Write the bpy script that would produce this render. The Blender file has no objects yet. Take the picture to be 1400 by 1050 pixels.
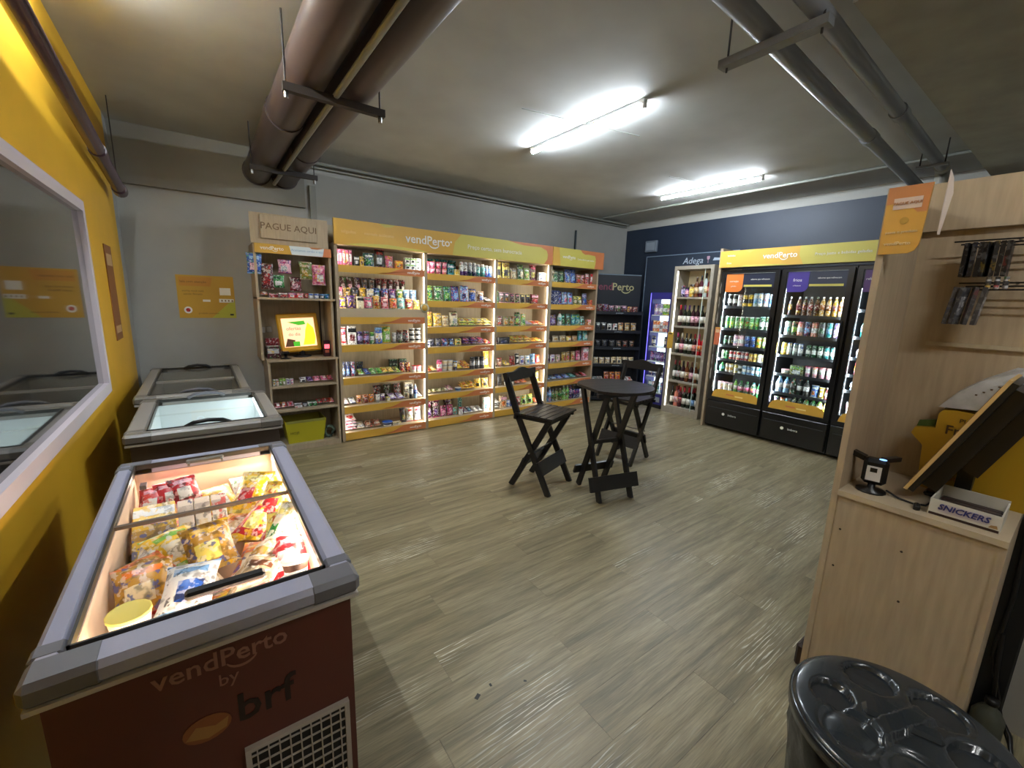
import bpy, math, random
from mathutils import Matrix, Vector
PI = math.pi
S = bpy.context.scene
COL = S.collection
rnd = random.Random(7)

# ---------------------------------------------------------------- camera, world, lights, exposure
def rotm(yaw, pit, rol):
    f = Vector((math.sin(yaw)*math.cos(pit), math.cos(yaw)*math.cos(pit), -math.sin(pit)))
    r = Vector((math.cos(yaw), -math.sin(yaw), 0)); u = r.cross(f)
    r2 = r*math.cos(rol)+u*math.sin(rol); u2 = -r*math.sin(rol)+u*math.cos(rol)
    return Matrix((r2, u2, -f)).transposed()
cam = bpy.data.cameras.new('camera'); cam.sensor_width = 36; cam.lens = 579.7/1400*36; cam.clip_start = .02
co = bpy.data.objects.new('camera', cam); COL.objects.link(co)
co.matrix_world = Matrix.Translation((0, 0, 1.6)) @ rotm(.6315316, .192804, .0309708).to_4x4()
S.camera = co
W = bpy.data.worlds.new('world'); S.world = W; W.use_nodes = True
W.node_tree.nodes['Background'].inputs[0].default_value = (.55, .55, .5, 1)
W.node_tree.nodes['Background'].inputs[1].default_value = .02
vs = S.view_settings; vs.view_transform = 'Standard'; vs.look = 'None'; vs.gamma = 1; vs.use_curve_mapping = False
vs.exposure = 2.0
TUBE = 62.0          # emission of the ceiling tubes
LAMP_SHELF = 1.5; LAMP_FRIDGE = 1.7; LAMP_FREEZER = 1.5   # watts of the area lamps inside the furniture, some added out of sight
LED = 2.6            # emission of the led strips
def area(name, loc, rot, sx, sy, power, color):
    l = bpy.data.lights.new(name, 'AREA'); l.shape = 'RECTANGLE'; l.size = sx; l.size_y = sy; l.energy = power; l.color = color
    o = bpy.data.objects.new(name, l); COL.objects.link(o); o.location = loc; o.rotation_euler = Vector(rot).to_track_quat('-Z', 'Y').to_euler()
    return o

# ---------------------------------------------------------------- materials
def lin(h):
    if isinstance(h, tuple): return h
    h = h.lstrip('#'); c = [int(h[i:i+2], 16)/255 for i in (0, 2, 4)]
    return tuple(x/12.92 if x <= .04045 else ((x+.055)/1.055)**2.4 for x in c)
MATS = {}
def mat(name, col='808080', rough=.5, metal=0, emit=0, noise=0, scale=20, bump=0, trans=0, coat=0, stretch=None, alpha=None, spec=None):
    if name in MATS: return MATS[name]
    m = bpy.data.materials.new(name); m.use_nodes = True; MATS[name] = m
    nt = m.node_tree; b = nt.nodes['Principled BSDF']; c = lin(col)
    b.inputs['Base Color'].default_value = (*c, 1); b.inputs['Roughness'].default_value = rough
    b.inputs['Metallic'].default_value = metal; b.inputs['Transmission Weight'].default_value = trans
    b.inputs['Coat Weight'].default_value = coat
    if spec is not None: b.inputs['Specular IOR Level'].default_value = spec
    if emit:
        b.inputs['Emission Color'].default_value = (*c, 1); b.inputs['Emission Strength'].default_value = emit
    if alpha is not None: b.inputs['Alpha'].default_value = alpha
    if noise or bump:
        tc = nt.nodes.new('ShaderNodeTexCoord'); mp = nt.nodes.new('ShaderNodeMapping'); nz = nt.nodes.new('ShaderNodeTexNoise')
        nt.links.new(tc.outputs['Object'], mp.inputs[0]); nt.links.new(mp.outputs[0], nz.inputs['Vector'])
        if stretch: mp.inputs['Scale'].default_value = stretch
        nz.inputs['Scale'].default_value = scale; nz.inputs['Detail'].default_value = 5
        if noise:
            r = nt.nodes.new('ShaderNodeMapRange'); r.inputs[1].default_value = .3; r.inputs[2].default_value = .7
            r.inputs[3].default_value = 1-noise; r.inputs[4].default_value = 1+noise
            nt.links.new(nz.outputs['Fac'], r.inputs[0])
            v = nt.nodes.new('ShaderNodeVectorMath'); v.operation = 'SCALE'; v.inputs[0].default_value = c
            nt.links.new(r.outputs[0], v.inputs['Scale']); nt.links.new(v.outputs[0], b.inputs['Base Color'])
        if bump:
            bp = nt.nodes.new('ShaderNodeBump'); bp.inputs['Strength'].default_value = bump; bp.inputs['Distance'].default_value = .01
            nt.links.new(nz.outputs['Fac'], bp.inputs['Height']); nt.links.new(bp.outputs[0], b.inputs['Normal'])
    return m
PAL = dict(red='c4202a', dred='7c1420', maroon='4a1422', pink='e0608c', lpink='f0b0c4', mag='b02a72', orange='e07820', yel='f0c020', lyel='f2e070', gold='b88a2c',
           cream='e6d8b4', beige='c0a682', brown='6a3c20', dbrown='38200f', green='2e8a3c', dgreen='14502c', lgreen='8ac44c', olive='747a2c', teal='1c8c8c', lteal='80d0cc',
           blue='2a5cb8', lblue='80b0e0', navy='18285c', dblue='142a6a', purple='5a2c80', lav='a898d0', dpur='301a4c', white='ececea', grey='8c8c90', lgrey='bcbcc0', silver='b8bcc0',
           dgrey='404044', black='16161a', amber='a05a1c', wine='30141a', glass='1c2418', clear='c8d4d0', salmon='e88c78')
def pm(c):
    """printed packaging of one colour: faint print mottling"""
    m = MATS.get('pack_'+c)
    if m: return m
    m = mat('pack_'+c, PAL[c], .36, .5 if c == 'silver' else 0); nt = m.node_tree; N = nt.nodes.new; L = nt.links.new; b = nt.nodes['Principled BSDF']; base = lin(PAL[c])
    tc = N('ShaderNodeTexCoord'); oi = N('ShaderNodeObjectInfo'); ad = N('ShaderNodeVectorMath'); ml = N('ShaderNodeMath'); ml.operation = 'MULTIPLY'; ml.inputs[1].default_value = 40
    L(oi.outputs['Random'], ml.inputs[0]); L(tc.outputs['Object'], ad.inputs[0]); L(ml.outputs[0], ad.inputs[1])
    def nz(sc, lo, hi, off):
        mp = N('ShaderNodeMapping'); mp.inputs['Location'].default_value = (off, off, off); L(ad.outputs[0], mp.inputs[0])
        n = N('ShaderNodeTexNoise'); n.inputs['Scale'].default_value = sc; n.inputs['Detail'].default_value = 2; L(mp.outputs[0], n.inputs['Vector'])
        r = N('ShaderNodeMapRange'); r.inputs[1].default_value = lo; r.inputs[2].default_value = hi; L(n.outputs['Fac'], r.inputs[0]); return r.outputs[0]
    rp = N('ShaderNodeValToRGB'); rp.color_ramp.interpolation = 'CONSTANT'; L(oi.outputs['Random'], rp.inputs[0]); e = rp.color_ramp.elements
    e[0].color = (*lin('c83028'), 1); e[1].position = .2; e[1].color = (*lin('e8c030'), 1)
    for p_, q_ in ((.4, 'f0ece0'), (.55, '2c4c98'), (.7, '30803c'), (.82, '241c20')): x = e.new(p_); x.color = (*lin(q_), 1)
    def mix(f, a, bb):
        x = N('ShaderNodeMix'); x.data_type = 'RGBA'; L(f, x.inputs[0])
        for k_, v_ in ((6, a), (7, bb)):
            if isinstance(v_, tuple): x.inputs[k_].default_value = (*v_, 1)
            else: L(v_, x.inputs[k_])
        return x.outputs[2]
    dk = tuple(v_*.3 for v_ in base); lt = tuple(min(1, v_*.45+.42) for v_ in base)
    o_ = mix(nz(34, .50, .60, 3), base, dk); o_ = mix(nz(42, .56, .62, 11), o_, rp.outputs[0]); o_ = mix(nz(55, .55, .60, 23), o_, lt)
    plain = N('ShaderNodeMix'); plain.data_type = 'RGBA'; plain.inputs[0].default_value = .15 if c in ('black', 'dgrey') else .8; plain.inputs[6].default_value = (*base, 1); L(o_, plain.inputs[7]); L(plain.outputs[2], b.inputs['Base Color'])
    return m
WOOD = mat('oak_laminate', 'ac9a80', .5, noise=.10, scale=6, stretch=(9, 9, 1))
WOODD = mat('oak_laminate_back', 'b0a288', .55, noise=.10, scale=6, stretch=(9, 9, 1))
EDGE = mat('oak_edge', 'b8a88e', .5)
YEL = mat('sign_yellow', 'd2a440', .5); YEL2 = mat('sign_light_yellow', 'cabe58', .5); ORG = mat('sign_orange', 'c87848', .5)
WHT = mat('white_print', 'f0eee8', .5); BLK = mat('black_plastic', '121214', .35); BLKM = mat('black_metal', '101113', .4, .3)
BRN = mat('engraved_brown', '6a5236', .6)
LEDM = mat('led_strip', (1.0, .93, .72), emit=LED)
STEEL = mat('steel', '9a9a98', .35, .9)
def glassmat(name, tint, rough=.02, alpha=.12, fk=.8):
    m = bpy.data.materials.new(name); m.use_nodes = True; nt = m.node_tree; nt.nodes.clear()
    o = nt.nodes.new('ShaderNodeOutputMaterial'); mx = nt.nodes.new('ShaderNodeMixShader'); t = nt.nodes.new('ShaderNodeBsdfTransparent')
    g = nt.nodes.new('ShaderNodeBsdfGlossy'); fr = nt.nodes.new('ShaderNodeFresnel'); fr.inputs[0].default_value = 1.45
    a = nt.nodes.new('ShaderNodeMath'); a.operation = 'MULTIPLY_ADD'; a.inputs[1].default_value = fk; a.inputs[2].default_value = alpha*.15
    t.inputs[0].default_value = (*tint, 1); g.inputs[0].default_value = (.9, .9, .9, 1); g.inputs['Roughness'].default_value = rough
    ge = nt.nodes.new('ShaderNodeNewGeometry'); iv = nt.nodes.new('ShaderNodeMath'); iv.operation = 'SUBTRACT'; iv.inputs[0].default_value = 1; nt.links.new(ge.outputs['Backfacing'], iv.inputs[1])
    m_ = nt.nodes.new('ShaderNodeMath'); m_.operation = 'MULTIPLY'; nt.links.new(a.outputs[0], m_.inputs[0]); nt.links.new(iv.outputs[0], m_.inputs[1])
    nt.links.new(fr.outputs[0], a.inputs[0]); nt.links.new(m_.outputs[0], mx.inputs[0]); nt.links.new(t.outputs[0], mx.inputs[1]); nt.links.new(g.outputs[0], mx.inputs[2])
    nt.links.new(mx.outputs[0], o.inputs[0]); return m
GLASS = glassmat('clear_glass', (.94, .97, .96)); GLASSD = glassmat('lid_glass', (.98, .98, .97), .01, .02, .5)

# ---------------------------------------------------------------- mesh builder
class MB:
    def __init__(s): s.v = []; s.f = []; s.m = []; s.sm = []
    def add(s, vs, fs, m=0, sm=False):
        n = len(s.v); s.v += [tuple(v) for v in vs]
        for f in fs: s.f.append(tuple(i+n for i in f)); s.m.append(m); s.sm.append(sm)
        return s
    def box(s, x0, y0, z0, x1, y1, z1, m=0):
        v = [(x0,y0,z0),(x1,y0,z0),(x1,y1,z0),(x0,y1,z0),(x0,y0,z1),(x1,y0,z1),(x1,y1,z1),(x0,y1,z1)]
        return s.add(v, [(0,3,2,1),(4,5,6,7),(0,1,5,4),(1,2,6,5),(2,3,7,6),(3,0,4,7)], m)
    def rbox(s, x0, y0, z0, x1, y1, z1, b=.004, m=0):
        """box with chamfered vertical and horizontal edges"""
        xs = (x0, x0+b, x1-b, x1); ys = (y0, y0+b, y1-b, y1)
        def ring(z, i):
            a = b*(1-i)
            X0, X1, Y0, Y1 = x0+a, x1-a, y0+a, y1-a
            return [(X0+b*i,Y0,z),(X1-b*i,Y0,z),(X1,Y0+b*i,z),(X1,Y1-b*i,z),(X1-b*i,Y1,z),(X0+b*i,Y1,z),(X0,Y1-b*i,z),(X0,Y0+b*i,z)]
        rings = [ring(z0, 0), ring(z0+b, 1), ring(z1-b, 1), ring(z1, 0)]
        v = [p for r in rings for p in r]; f = [tuple(reversed(range(8))), tuple(range(24, 32))]
        for k in range(3):
            for i in range(8):
                j = (i+1) % 8; f.append((k*8+i, k*8+j, k*8+8+j, k*8+8+i))
        return s.add(v, f, m)
    def bar(s, p, q, w, t, m=0, up=(0, 0, 1)):
        """rectangular bar from p to q; w across (perpendicular to up), t along up"""
        p, q = Vector(p), Vector(q); d = (q-p).normalized(); u = Vector(up)
        a = d.cross(u).normalized()*w/2; c = a.cross(d).normalized()*t/2
        v = [p-a-c, p+a-c, p+a+c, p-a+c, q-a-c, q+a-c, q+a+c, q-a+c]
        return s.add(v, [(0,1,2,3),(7,6,5,4),(0,4,5,1),(1,5,6,2),(2,6,7,3),(3,7,4,0)], m)
    def tube(s, pts, r, n=8, m=0, cap=True):
        pts = [Vector(p) for p in pts]; v = []; f = []; N = len(pts)
        for k, p in enumerate(pts):
            d = (pts[min(k+1, N-1)]-pts[max(k-1, 0)]).normalized()
            u = Vector((0, 0, 1)) if abs(d.z) < .9 else Vector((1, 0, 0))
            a = d.cross(u).normalized(); c = a.cross(d)
            for i in range(n): t = 2*PI*i/n; v.append(p+(a*math.cos(t)+c*math.sin(t))*r)
        for k in range(N-1):
            for i in range(n): j = (i+1) % n; f.append((k*n+i, k*n+j, k*n+n+j, k*n+n+i))
        s.add(v, f, m, True)
        if cap: s.add(v[:n], [tuple(range(n))], m); s.add(v[-n:], [tuple(reversed(range(n)))], m)
        return s
    def lathe(s, prof, n=14, m=0, mats=None, c=(0, 0), sq=1):
        v = []; f = []
        for r, z in prof:
            for i in range(n): t = 2*PI*i/n; v.append((c[0]+r*math.cos(t), c[1]+r*sq*math.sin(t), z))
        base = len(s.v); s.v += v
        for k in range(len(prof)-1):
            for i in range(n):
                j = (i+1) % n; s.f.append(tuple(base+q for q in (k*n+i, k*n+j, k*n+n+j, k*n+n+i))); s.m.append(mats[k] if mats else m); s.sm.append(True)
        if prof[0][0] > .0005: s.f.append(tuple(base+q for q in reversed(range(n)))); s.m.append(mats[0] if mats else m); s.sm.append(False)
        if prof[-1][0] > .0005: s.f.append(tuple(base+q for q in range(len(v)-n, len(v)))); s.m.append(mats[-1] if mats else m); s.sm.append(False)
        return s
    def prism(s, poly, y0, y1, m=0):
        """polygon in x,z (counter-clockwise seen from -y) extruded from y0 (front) to y1"""
        n = len(poly); v = [(x, y0, z) for x, z in poly]+[(x, y1, z) for x, z in poly]
        f = [tuple(range(n)), tuple(reversed(range(n, 2*n)))]+[(i, n+i, n+(i+1) % n, (i+1) % n) for i in range(n)]
        return s.add(v, f, m)
    def mesh(s, name, mats):
        me = bpy.data.meshes.new(name); me.from_pydata(s.v, [], s.f)
        for m in (mats if isinstance(mats, (list, tuple)) else [mats]): me.materials.append(m)
        me.polygons.foreach_set('material_index', s.m); me.polygons.foreach_set('use_smooth', s.sm); me.update(); return me
    def build(s, name, mats, parent=None, mx=None):
        return link(name, s.mesh(name, mats), parent, mx)
def link(name, me, parent=None, mx=None):
    o = bpy.data.objects.new(name, me); COL.objects.link(o)
    if parent: o.parent = parent
    if mx is not None: o.matrix_basis = mx
    return o
def tag(o, label=None, cat=None, group=None, kind=None):
    if label: o['label'] = label
    if cat: o['category'] = cat
    if group: o['group'] = group
    if kind: o['kind'] = kind
    return o
def thing(name, label, cat, loc=(0, 0, 0), rz=0, group=None):
    o = bpy.data.objects.new(name, None); COL.objects.link(o); o.empty_display_size = .05
    o.location = loc; o.rotation_euler = (0, 0, rz); return tag(o, label, cat, group)
def struct(name, mb, mats): return tag(mb.build(name, mats), kind='structure')
def T(x=0, y=0, z=0): return Matrix.Translation((x, y, z))
FRONT = Matrix(((1,0,0,0),(0,0,-1,0),(0,1,0,0),(0,0,0,1)))   # text plane (x right, y up) -> facing -y
TXT = {}
def textmesh(body, size, ext=.0008, bold=0, align='CENTER', smile=False, shear=0, space=1):
    k = (body, size, ext, bold, align, smile, shear, space)
    if k in TXT: return TXT[k].copy()
    c = bpy.data.curves.new('t', 'FONT'); c.body = body; c.size = size; c.extrude = ext; c.align_x = align; c.align_y = 'CENTER'
    c.offset = bold*size; c.shear = shear; c.space_character = space; c.resolution_u = 2
    o = bpy.data.objects.new('t', c); COL.objects.link(o); dg = bpy.context.evaluated_depsgraph_get()
    me = bpy.data.meshes.new_from_object(o.evaluated_get(dg)); bpy.data.objects.remove(o)
    if smile:      # the arc below the P and e
        vs = [tuple(v.co) for v in me.vertices]; fs = [tuple(p.vertices) for p in me.polygons]; n0 = len(vs); N = 10
        x0 = min(v[0] for v in vs); x1 = max(v[0] for v in vs); cx = x0+(x1-x0)*.63; R = size*.52
        for i in range(N+1):
            t = PI*(1.12+.76*i/N); w = size*.055*math.sin(PI*(i+.6)/(N+1.2))+size*.012
            for rr in (R-w, R+w): vs.append((cx+rr*math.cos(t), -size*.12+rr*math.sin(t)*.85, ext))
        for i in range(N): a = n0+2*i; fs.append((a, a+1, a+3, a+2))
        m2 = bpy.data.meshes.new('t'); m2.from_pydata(vs, [], fs); me = m2
    me.materials.clear(); TXT[k] = me
    return me.copy()
def text(body, size, m, parent, mx, name='lettering', **k):
    me = textmesh(body, size, **k); me.materials.append(m); me.name = name
    return link(name, me, parent, mx)
def tf(x, y, z): return T(x, y, z) @ FRONT            # text placed on a front (-y) face

# ---------------------------------------------------------------- setting
RX, BY, CZ, LX = 6.12, 5.12, 2.97, -.5
FLOORM = bpy.data.materials.new('vinyl_plank'); FLOORM.use_nodes = True
def floor_material():
    nt = FLOORM.node_tree; b = nt.nodes['Principled BSDF']; N = nt.nodes.new; L = nt.links.new
    tc = N('ShaderNodeTexCoord'); oi = N('ShaderNodeObjectInfo'); mul = N('ShaderNodeVectorMath'); mul.operation = 'SCALE'
    cmb = N('ShaderNodeCombineXYZ'); add = N('ShaderNodeVectorMath')
    for i in range(3): L(oi.outputs['Random'], cmb.inputs[i])
    L(cmb.outputs[0], mul.inputs[0]); mul.inputs['Scale'].default_value = 37
    L(tc.outputs['Object'], add.inputs[0]); L(mul.outputs[0], add.inputs[1])
    def noise(sc, stretch, det=6, dist=0):
        mp = N('ShaderNodeMapping'); mp.inputs['Scale'].default_value = stretch; L(add.outputs[0], mp.inputs[0])
        n = N('ShaderNodeTexNoise'); n.inputs['Scale'].default_value = sc; n.inputs['Detail'].default_value = det; n.inputs['Distortion'].default_value = dist
        L(mp.outputs[0], n.inputs['Vector']); return n
    n1 = noise(1.6, (1, 14, 1), 8, .4); n2 = noise(10, (1, 22, 1), 5, .3); n3 = noise(1.2, (1, 2, 1), 3)
    r1 = N('ShaderNodeValToRGB'); e = r1.color_ramp.elements
    e[0].position = .32; e[0].color = (*lin('72684f'), 1); e[1].position = .72; e[1].color = (*lin('a19577'), 1)
    x = r1.color_ramp.elements.new(.5); x.color = (*lin('8a7f62'), 1)
    L(n1.outputs['Fac'], r1.inputs[0])
    # white limed cathedral grain
    mp = N('ShaderNodeMapping'); mp.inputs['Scale'].default_value = (1, 7, 1); L(add.outputs[0], mp.inputs[0])
    w = N('ShaderNodeTexWave'); w.wave_type = 'RINGS'; w.inputs['Scale'].default_value = 2.6; w.inputs['Distortion'].default_value = 7; w.inputs['Detail'].default_value = 3
    w.inputs['Detail Scale'].default_value = 1.3; L(mp.outputs[0], w.inputs['Vector'])
    g1 = N('ShaderNodeMapRange'); g1.inputs[1].default_value = .80; g1.inputs[2].default_value = .95; L(w.outputs['Fac'], g1.inputs[0])
    g2 = N('ShaderNodeMapRange'); g2.inputs[1].default_value = .55; g2.inputs[2].default_value = .65; L(n3.outputs['Fac'], g2.inputs[0])
    g3 = N('ShaderNodeMapRange'); g3.inputs[1].default_value = .42; g3.inputs[2].default_value = .52; L(n2.outputs['Fac'], g3.inputs[0])
    m1 = N('ShaderNodeMath'); m1.operation = 'MULTIPLY'; L(g1.outputs[0], m1.inputs[0]); L(g2.outputs[0], m1.inputs[1])
    m2 = N('ShaderNodeMath'); m2.operation = 'MULTIPLY'; L(m1.outputs[0], m2.inputs[0]); L(g3.outputs[0], m2.inputs[1])
    m3 = N('ShaderNodeMath'); m3.operation = 'MULTIPLY'; L(m2.outputs[0], m3.inputs[0]); m3.inputs[1].default_value = .9
    mx = N('ShaderNodeMix'); mx.data_type = 'RGBA'; L(m3.outputs[0], mx.inputs[0]); L(r1.outputs[0], mx.inputs[6]); mx.inputs[7].default_value = (*lin('dcd8c8'), 1)
    # plank tone
    rr = N('ShaderNodeMapRange'); rr.inputs[3].default_value = .92; rr.inputs[4].default_value = 1.07; L(oi.outputs['Random'], rr.inputs[0])
    g4 = N('ShaderNodeMapRange'); g4.inputs[1].default_value = .3; g4.inputs[2].default_value = .7; g4.inputs[3].default_value = .72; g4.inputs[4].default_value = 1.16; L(n2.outputs['Fac'], g4.inputs[0])
    mm = N('ShaderNodeMath'); mm.operation = 'MULTIPLY'; L(rr.outputs[0], mm.inputs[0]); L(g4.outputs[0], mm.inputs[1])
    v = N('ShaderNodeVectorMath'); v.operation = 'SCALE'; L(mx.outputs[2], v.inputs[0]); L(mm.outputs[0], v.inputs['Scale']); L(v.outputs[0], b.inputs['Base Color'])
    b.inputs['Roughness'].default_value = .42
    bp = N('ShaderNodeBump'); bp.inputs['Strength'].default_value = .25; bp.inputs['Distance'].default_value = .002; L(n2.outputs['Fac'], bp.inputs['Height']); L(bp.outputs[0], b.inputs['Normal'])
floor_material()
CEILM = mat('ceiling_paint', 'bcbdba', .75, noise=.07, scale=3, bump=.0)
WALLG = mat('wall_grey_paint', 'a3a29c', .7, noise=.04, scale=4)
WALLB = mat('wall_navy_paint', '1e2a3c', .5, noise=.06, scale=4)
WALLY = mat('wall_yellow_paint', 'deab28', .45, noise=.05, scale=3)
fl = struct('floor', MB().box(LX-.1, -1.8, -.1, RX+.1, BY+.1, -.006), mat('floor_screed', '3a352c', .9))
pw, plen = .185, 1.22
k = 0
plank = MB().box(.0005, .0005, -.005, plen-.0005, pw-.0005, 0).mesh('plank', FLOORM)
y = -1.6
while y < BY-.1:
    off = (k*.437) % 1; x = LX-off*plen; k += 1
    while x < RX:
        if not (y < -.3 and x > 2.6) and not (x > 6):
            if x < LX or x+plen > RX:
                a = max(x, LX); bb = min(x+plen, RX)
                if bb-a > .02:
                    o = MB().box(.001, .001, -.005, bb-a-.001, pw-.001, 0).build('plank', FLOORM, fl, T(a, y, 0))
            else: link('plank', plank, fl, T(x, y, 0))
        x += plen
    y += pw
struct('ceiling', MB().box(LX-.1, -1.8, CZ, RX+.1, BY+.1, CZ+.1), CEILM)
struct('wall_back', MB().box(LX-.1, BY, 0, RX+.1, BY+.1, CZ), WALLG)
struct('wall_right', MB().box(RX, -.15, 0, RX+.1, BY, 2.85).box(RX-.002, -.15, 2.85, RX+.1, BY, CZ, 1), [WALLB, WALLG])
struct('wall_left', MB().box(LX-.1, -1.8, 0, LX, BY-.22, CZ).box(LX-.1, BY-.22, 0, LX-.0, BY, CZ, 1), [WALLY, WALLG])
struct('wall_front', MB().box(2.43, -.15, 0, RX, -.03, CZ), WALLG)
struct('wall_return', MB().box(2.43, -1.8, 0, 2.53, -.15, CZ), mat('wall_light_grey', 'b4b4b4', .7))
struct('wall_rear', MB().box(LX, -1.8, 0, 2.43, -1.7, CZ), WALLG)
struct('trim_1', MB().box(LX, BY-.045, 2.49, .98, BY, CZ-.0), mat('beam_paint', '8a877e', .75, noise=.05, scale=4))   # beam on the back wall
struct('trim_2', MB().box(2.2, -.03, 2.80, RX, .80, CZ), mat('beam_dark_paint', '9a978c', .8, noise=.12, scale=5))       # dropped beam
struct('baseboard_left', MB().box(LX, -1.7, 0, LX+.012, BY-.22, .07), mat('baseboard_dark', '2c2a20', .6))

# window in the left wall
w = MB(); y0, y1, z0, z1 = 1.25, 3.36, 1.01, 2.06
fw = .055
w.box(LX, y0, z0, LX+.035, y1, z0+fw).box(LX, y0, z1-fw, LX+.035, y1, z1).box(LX, y0, z0+fw, LX+.035, y0+fw, z1-fw).box(LX, y1-fw, z0+fw, LX+.035, y1, z1-fw)
wn = struct('window_1', w, mat('window_frame_paint', 'c8bcc0', .4))
MB().box(LX+.004, y0+fw, z0+fw, LX+.012, y1-fw, z1-fw).build('pane', mat('dark_mirror_glass', '1c2022', .06, 0, spec=1.0, coat=1), wn)
# small red-brown poster strip on yellow wall
t = thing('poster', 'narrow brown poster on yellow wall beyond the window', 'poster', (LX, 4.06, 1.24))
MB().box(0, 0, 0, .006, .28, .66).build('sheet', mat('poster_brown', '8a5426', .5), t)
for a_, b_ in ((.05, .10), (.52, .60)): MB().box(.006, .03, a_, .007, .25, b_).build('print', mat('poster_print', 'c8a070', .5), t)

# ---------------------------------------------------------------- ceiling tubes
TUBEM = mat('tube_light', (.83, .92, 1.0), emit=TUBE)
TUBEW = mat('tube_light_warm', (1.0, .93, .80), emit=TUBE*.9)
def tube_light(x, y0, z, L, label, m):
    t = thing('tube_light', label, 'ceiling light', (x, y0, z), 0, 'led tube lights on the ceiling')
    MB().box(-.017, 0, .012, .017, L, CZ-z).build('housing', mat('lamp_housing', 'd0d0d0', .4), t)
    MB().tube([(0, .02, 0), (0, L-.02, 0)], .0145, 12).build('tube', m, t)
    for yy in (0, L-.02): MB().tube([(0, yy, 0), (0, yy+.02, 0)], .018, 12).build('end_cap', mat('lamp_cap', 'e0e0e0', .4), t)
tube_light(2.56, 2.07, 2.93, 1.24, 'bright white tube light on the ceiling above the table, nearer one', TUBEM)
tube_light(4.86, 2.33, 2.93, 1.24, 'bright white tube light on the ceiling near the fridges, farther one', TUBEM)
tube_light(-.335, 1.70, 2.93, 1.24, 'tube light on the ceiling beside the yellow wall', TUBEM)

tube_light(1.0, -1.35, 2.93, 1.0, 'tube light on the ceiling behind the viewer', mat('tube_light_dim', (.92, .93, .92), emit=TUBE*.75))

# ---------------------------------------------------------------- pipes and conduits
PIPEM = mat('brown_pipe_paint', '473b39', .36, noise=.06, scale=3); PIPEG = mat('grey_pipe_paint', '85878c', .35, noise=.06, scale=3)
CONDM = mat('conduit_grey', '8a8c84', .4); STRUTM = mat('strut_dark', '2e2826', .6); STRUTG = mat('strut_painted_grey', '85878a', .6, noise=.08)
def cyl_y(x, y0, y1, z, r, n=24): return MB().tube([(x, y0, z), (x, y1, z)], r, n)
for x, r, lb in ((.56, .112, 'thick brown ceiling pipe, left one of the big pair'), (.80, .112, 'thick brown ceiling pipe, right one of the big pair')):
    t = thing('ceiling_pipe', lb, 'pipe', (x, 0, 2.76), 0, 'pair of thick brown pipes under the ceiling')
    cyl_y(0, -1.6, BY-.05, 0, r).build('pipe_run', PIPEM, t)
    cyl_y(0, 3.35 if x < .7 else 4.0, 3.47 if x < .7 else 4.1, 0, r+.008).build('coupling', PIPEM, t)
    MB().tube([(0, BY-.05, 0), (0, BY, 0)], r+.012, 24).build('wall_collar', PIPEM, t)
tag(MB().tube([(.685, -1.6, 2.645), (.685, 4.95, 2.645)], .016, 10).build('conduit', CONDM), 'light grey conduit running below and between the two thick brown pipes', 'conduit')
for y, lb in ((2.62, 'nearer dark strut hanger carrying the thick brown pipes'), (4.35, 'farther dark strut hanger carrying the thick brown pipes')):
    t = thing('pipe_hanger', lb, 'pipe hanger', (.68, y, 2.61), 0, 'hangers under the thick brown pipes')
    MB().box(-.25, -.02, -.004, .27, .02, .034).build('strut', STRUTM, t)
    for xx in (-.235, .245): MB().tube([(xx, 0, -.03), (xx, 0, CZ-2.61)], .005, 8).build('threaded_rod', STRUTM, t)
    MB().tube([(-.235, 0, -.035), (-.235, 0, -.005)], .012, 6).tube([(.245, 0, -.035), (.245, 0, -.005)], .012, 6).build('nut', STEEL, t)
t = thing('drain_pipe', 'purple-brown drain pipe running along the top of the yellow wall', 'pipe', (-.42, 0, 0))
MB().tube([(0, -1.6, 2.90), (0, 4.60, 2.34)], .038, 16).build('pipe_run', mat('purple_pipe_paint', '4c3640', .25), t)
MB().tube([(0, 3.72, 2.42), (0, 3.84, 2.409)], .044, 16).tube([(0, 4.52, 2.347), (0, 4.62, 2.338)], .045, 16).build('coupling', mat('purple_pipe_paint'), t)
MB().tube([(0, 4.5, 2.38), (0, 4.5, CZ)], .004, 6).build('threaded_rod', STRUTM, t)
MB().tube([(0, 2.35, 2.6), (0, 2.35, CZ)], .004, 6).build('threaded_rod', STRUTM, t)
for (xa, ya, xb, yb, z, r, cx_, lb) in ((1.2, 1.075, RX, 1.32, 2.83, .045, 3.95, 'grey ceiling pipe nearer the tube lights, over the kiosk'), (1.2, .885, 5.2, 1.03, 2.83, .040, 3.6, 'grey ceiling pipe ending in an elbow above the wooden kiosk')):
    t = thing('water_pipe', lb, 'pipe', (0, 0, z), 0, 'grey pipes under the ceiling on the right')
    yy = lambda x: ya+(yb-ya)*(x-xa)/(xb-xa)
    MB().tube([(xa, ya, 0), (xb, yb, 0)], r, 16).build('pipe_run', PIPEG, t)
    MB().tube([(cx_, yy(cx_), 0), (cx_+.1, yy(cx_+.1), 0)], r+.007, 16).build('coupling', PIPEG, t)
    if xb < 6: MB().tube([(xb-.02, yb, 0), (xb+.08, yb+.01, 0), (xb+.11, yb+.01, -.02), (xb+.12, yb+.01, -.14)], r+.01, 12).build('elbow', mat('elbow_grey', 'a0a09a', .5), t)
t = thing('pipe_hanger', 'grey painted strut hanger under the pair of grey pipes', 'pipe hanger', (2.18, 1.08, 2.745), 0)
MB().box(-.03, -.22, 0, .03, .24, .035).build('strut', STRUTG, t)
for q in (-.19, .21): MB().tube([(0, q, -.02), (0, q, CZ-2.745)], .005, 8).build('threaded_rod', STRUTM, t)
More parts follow.
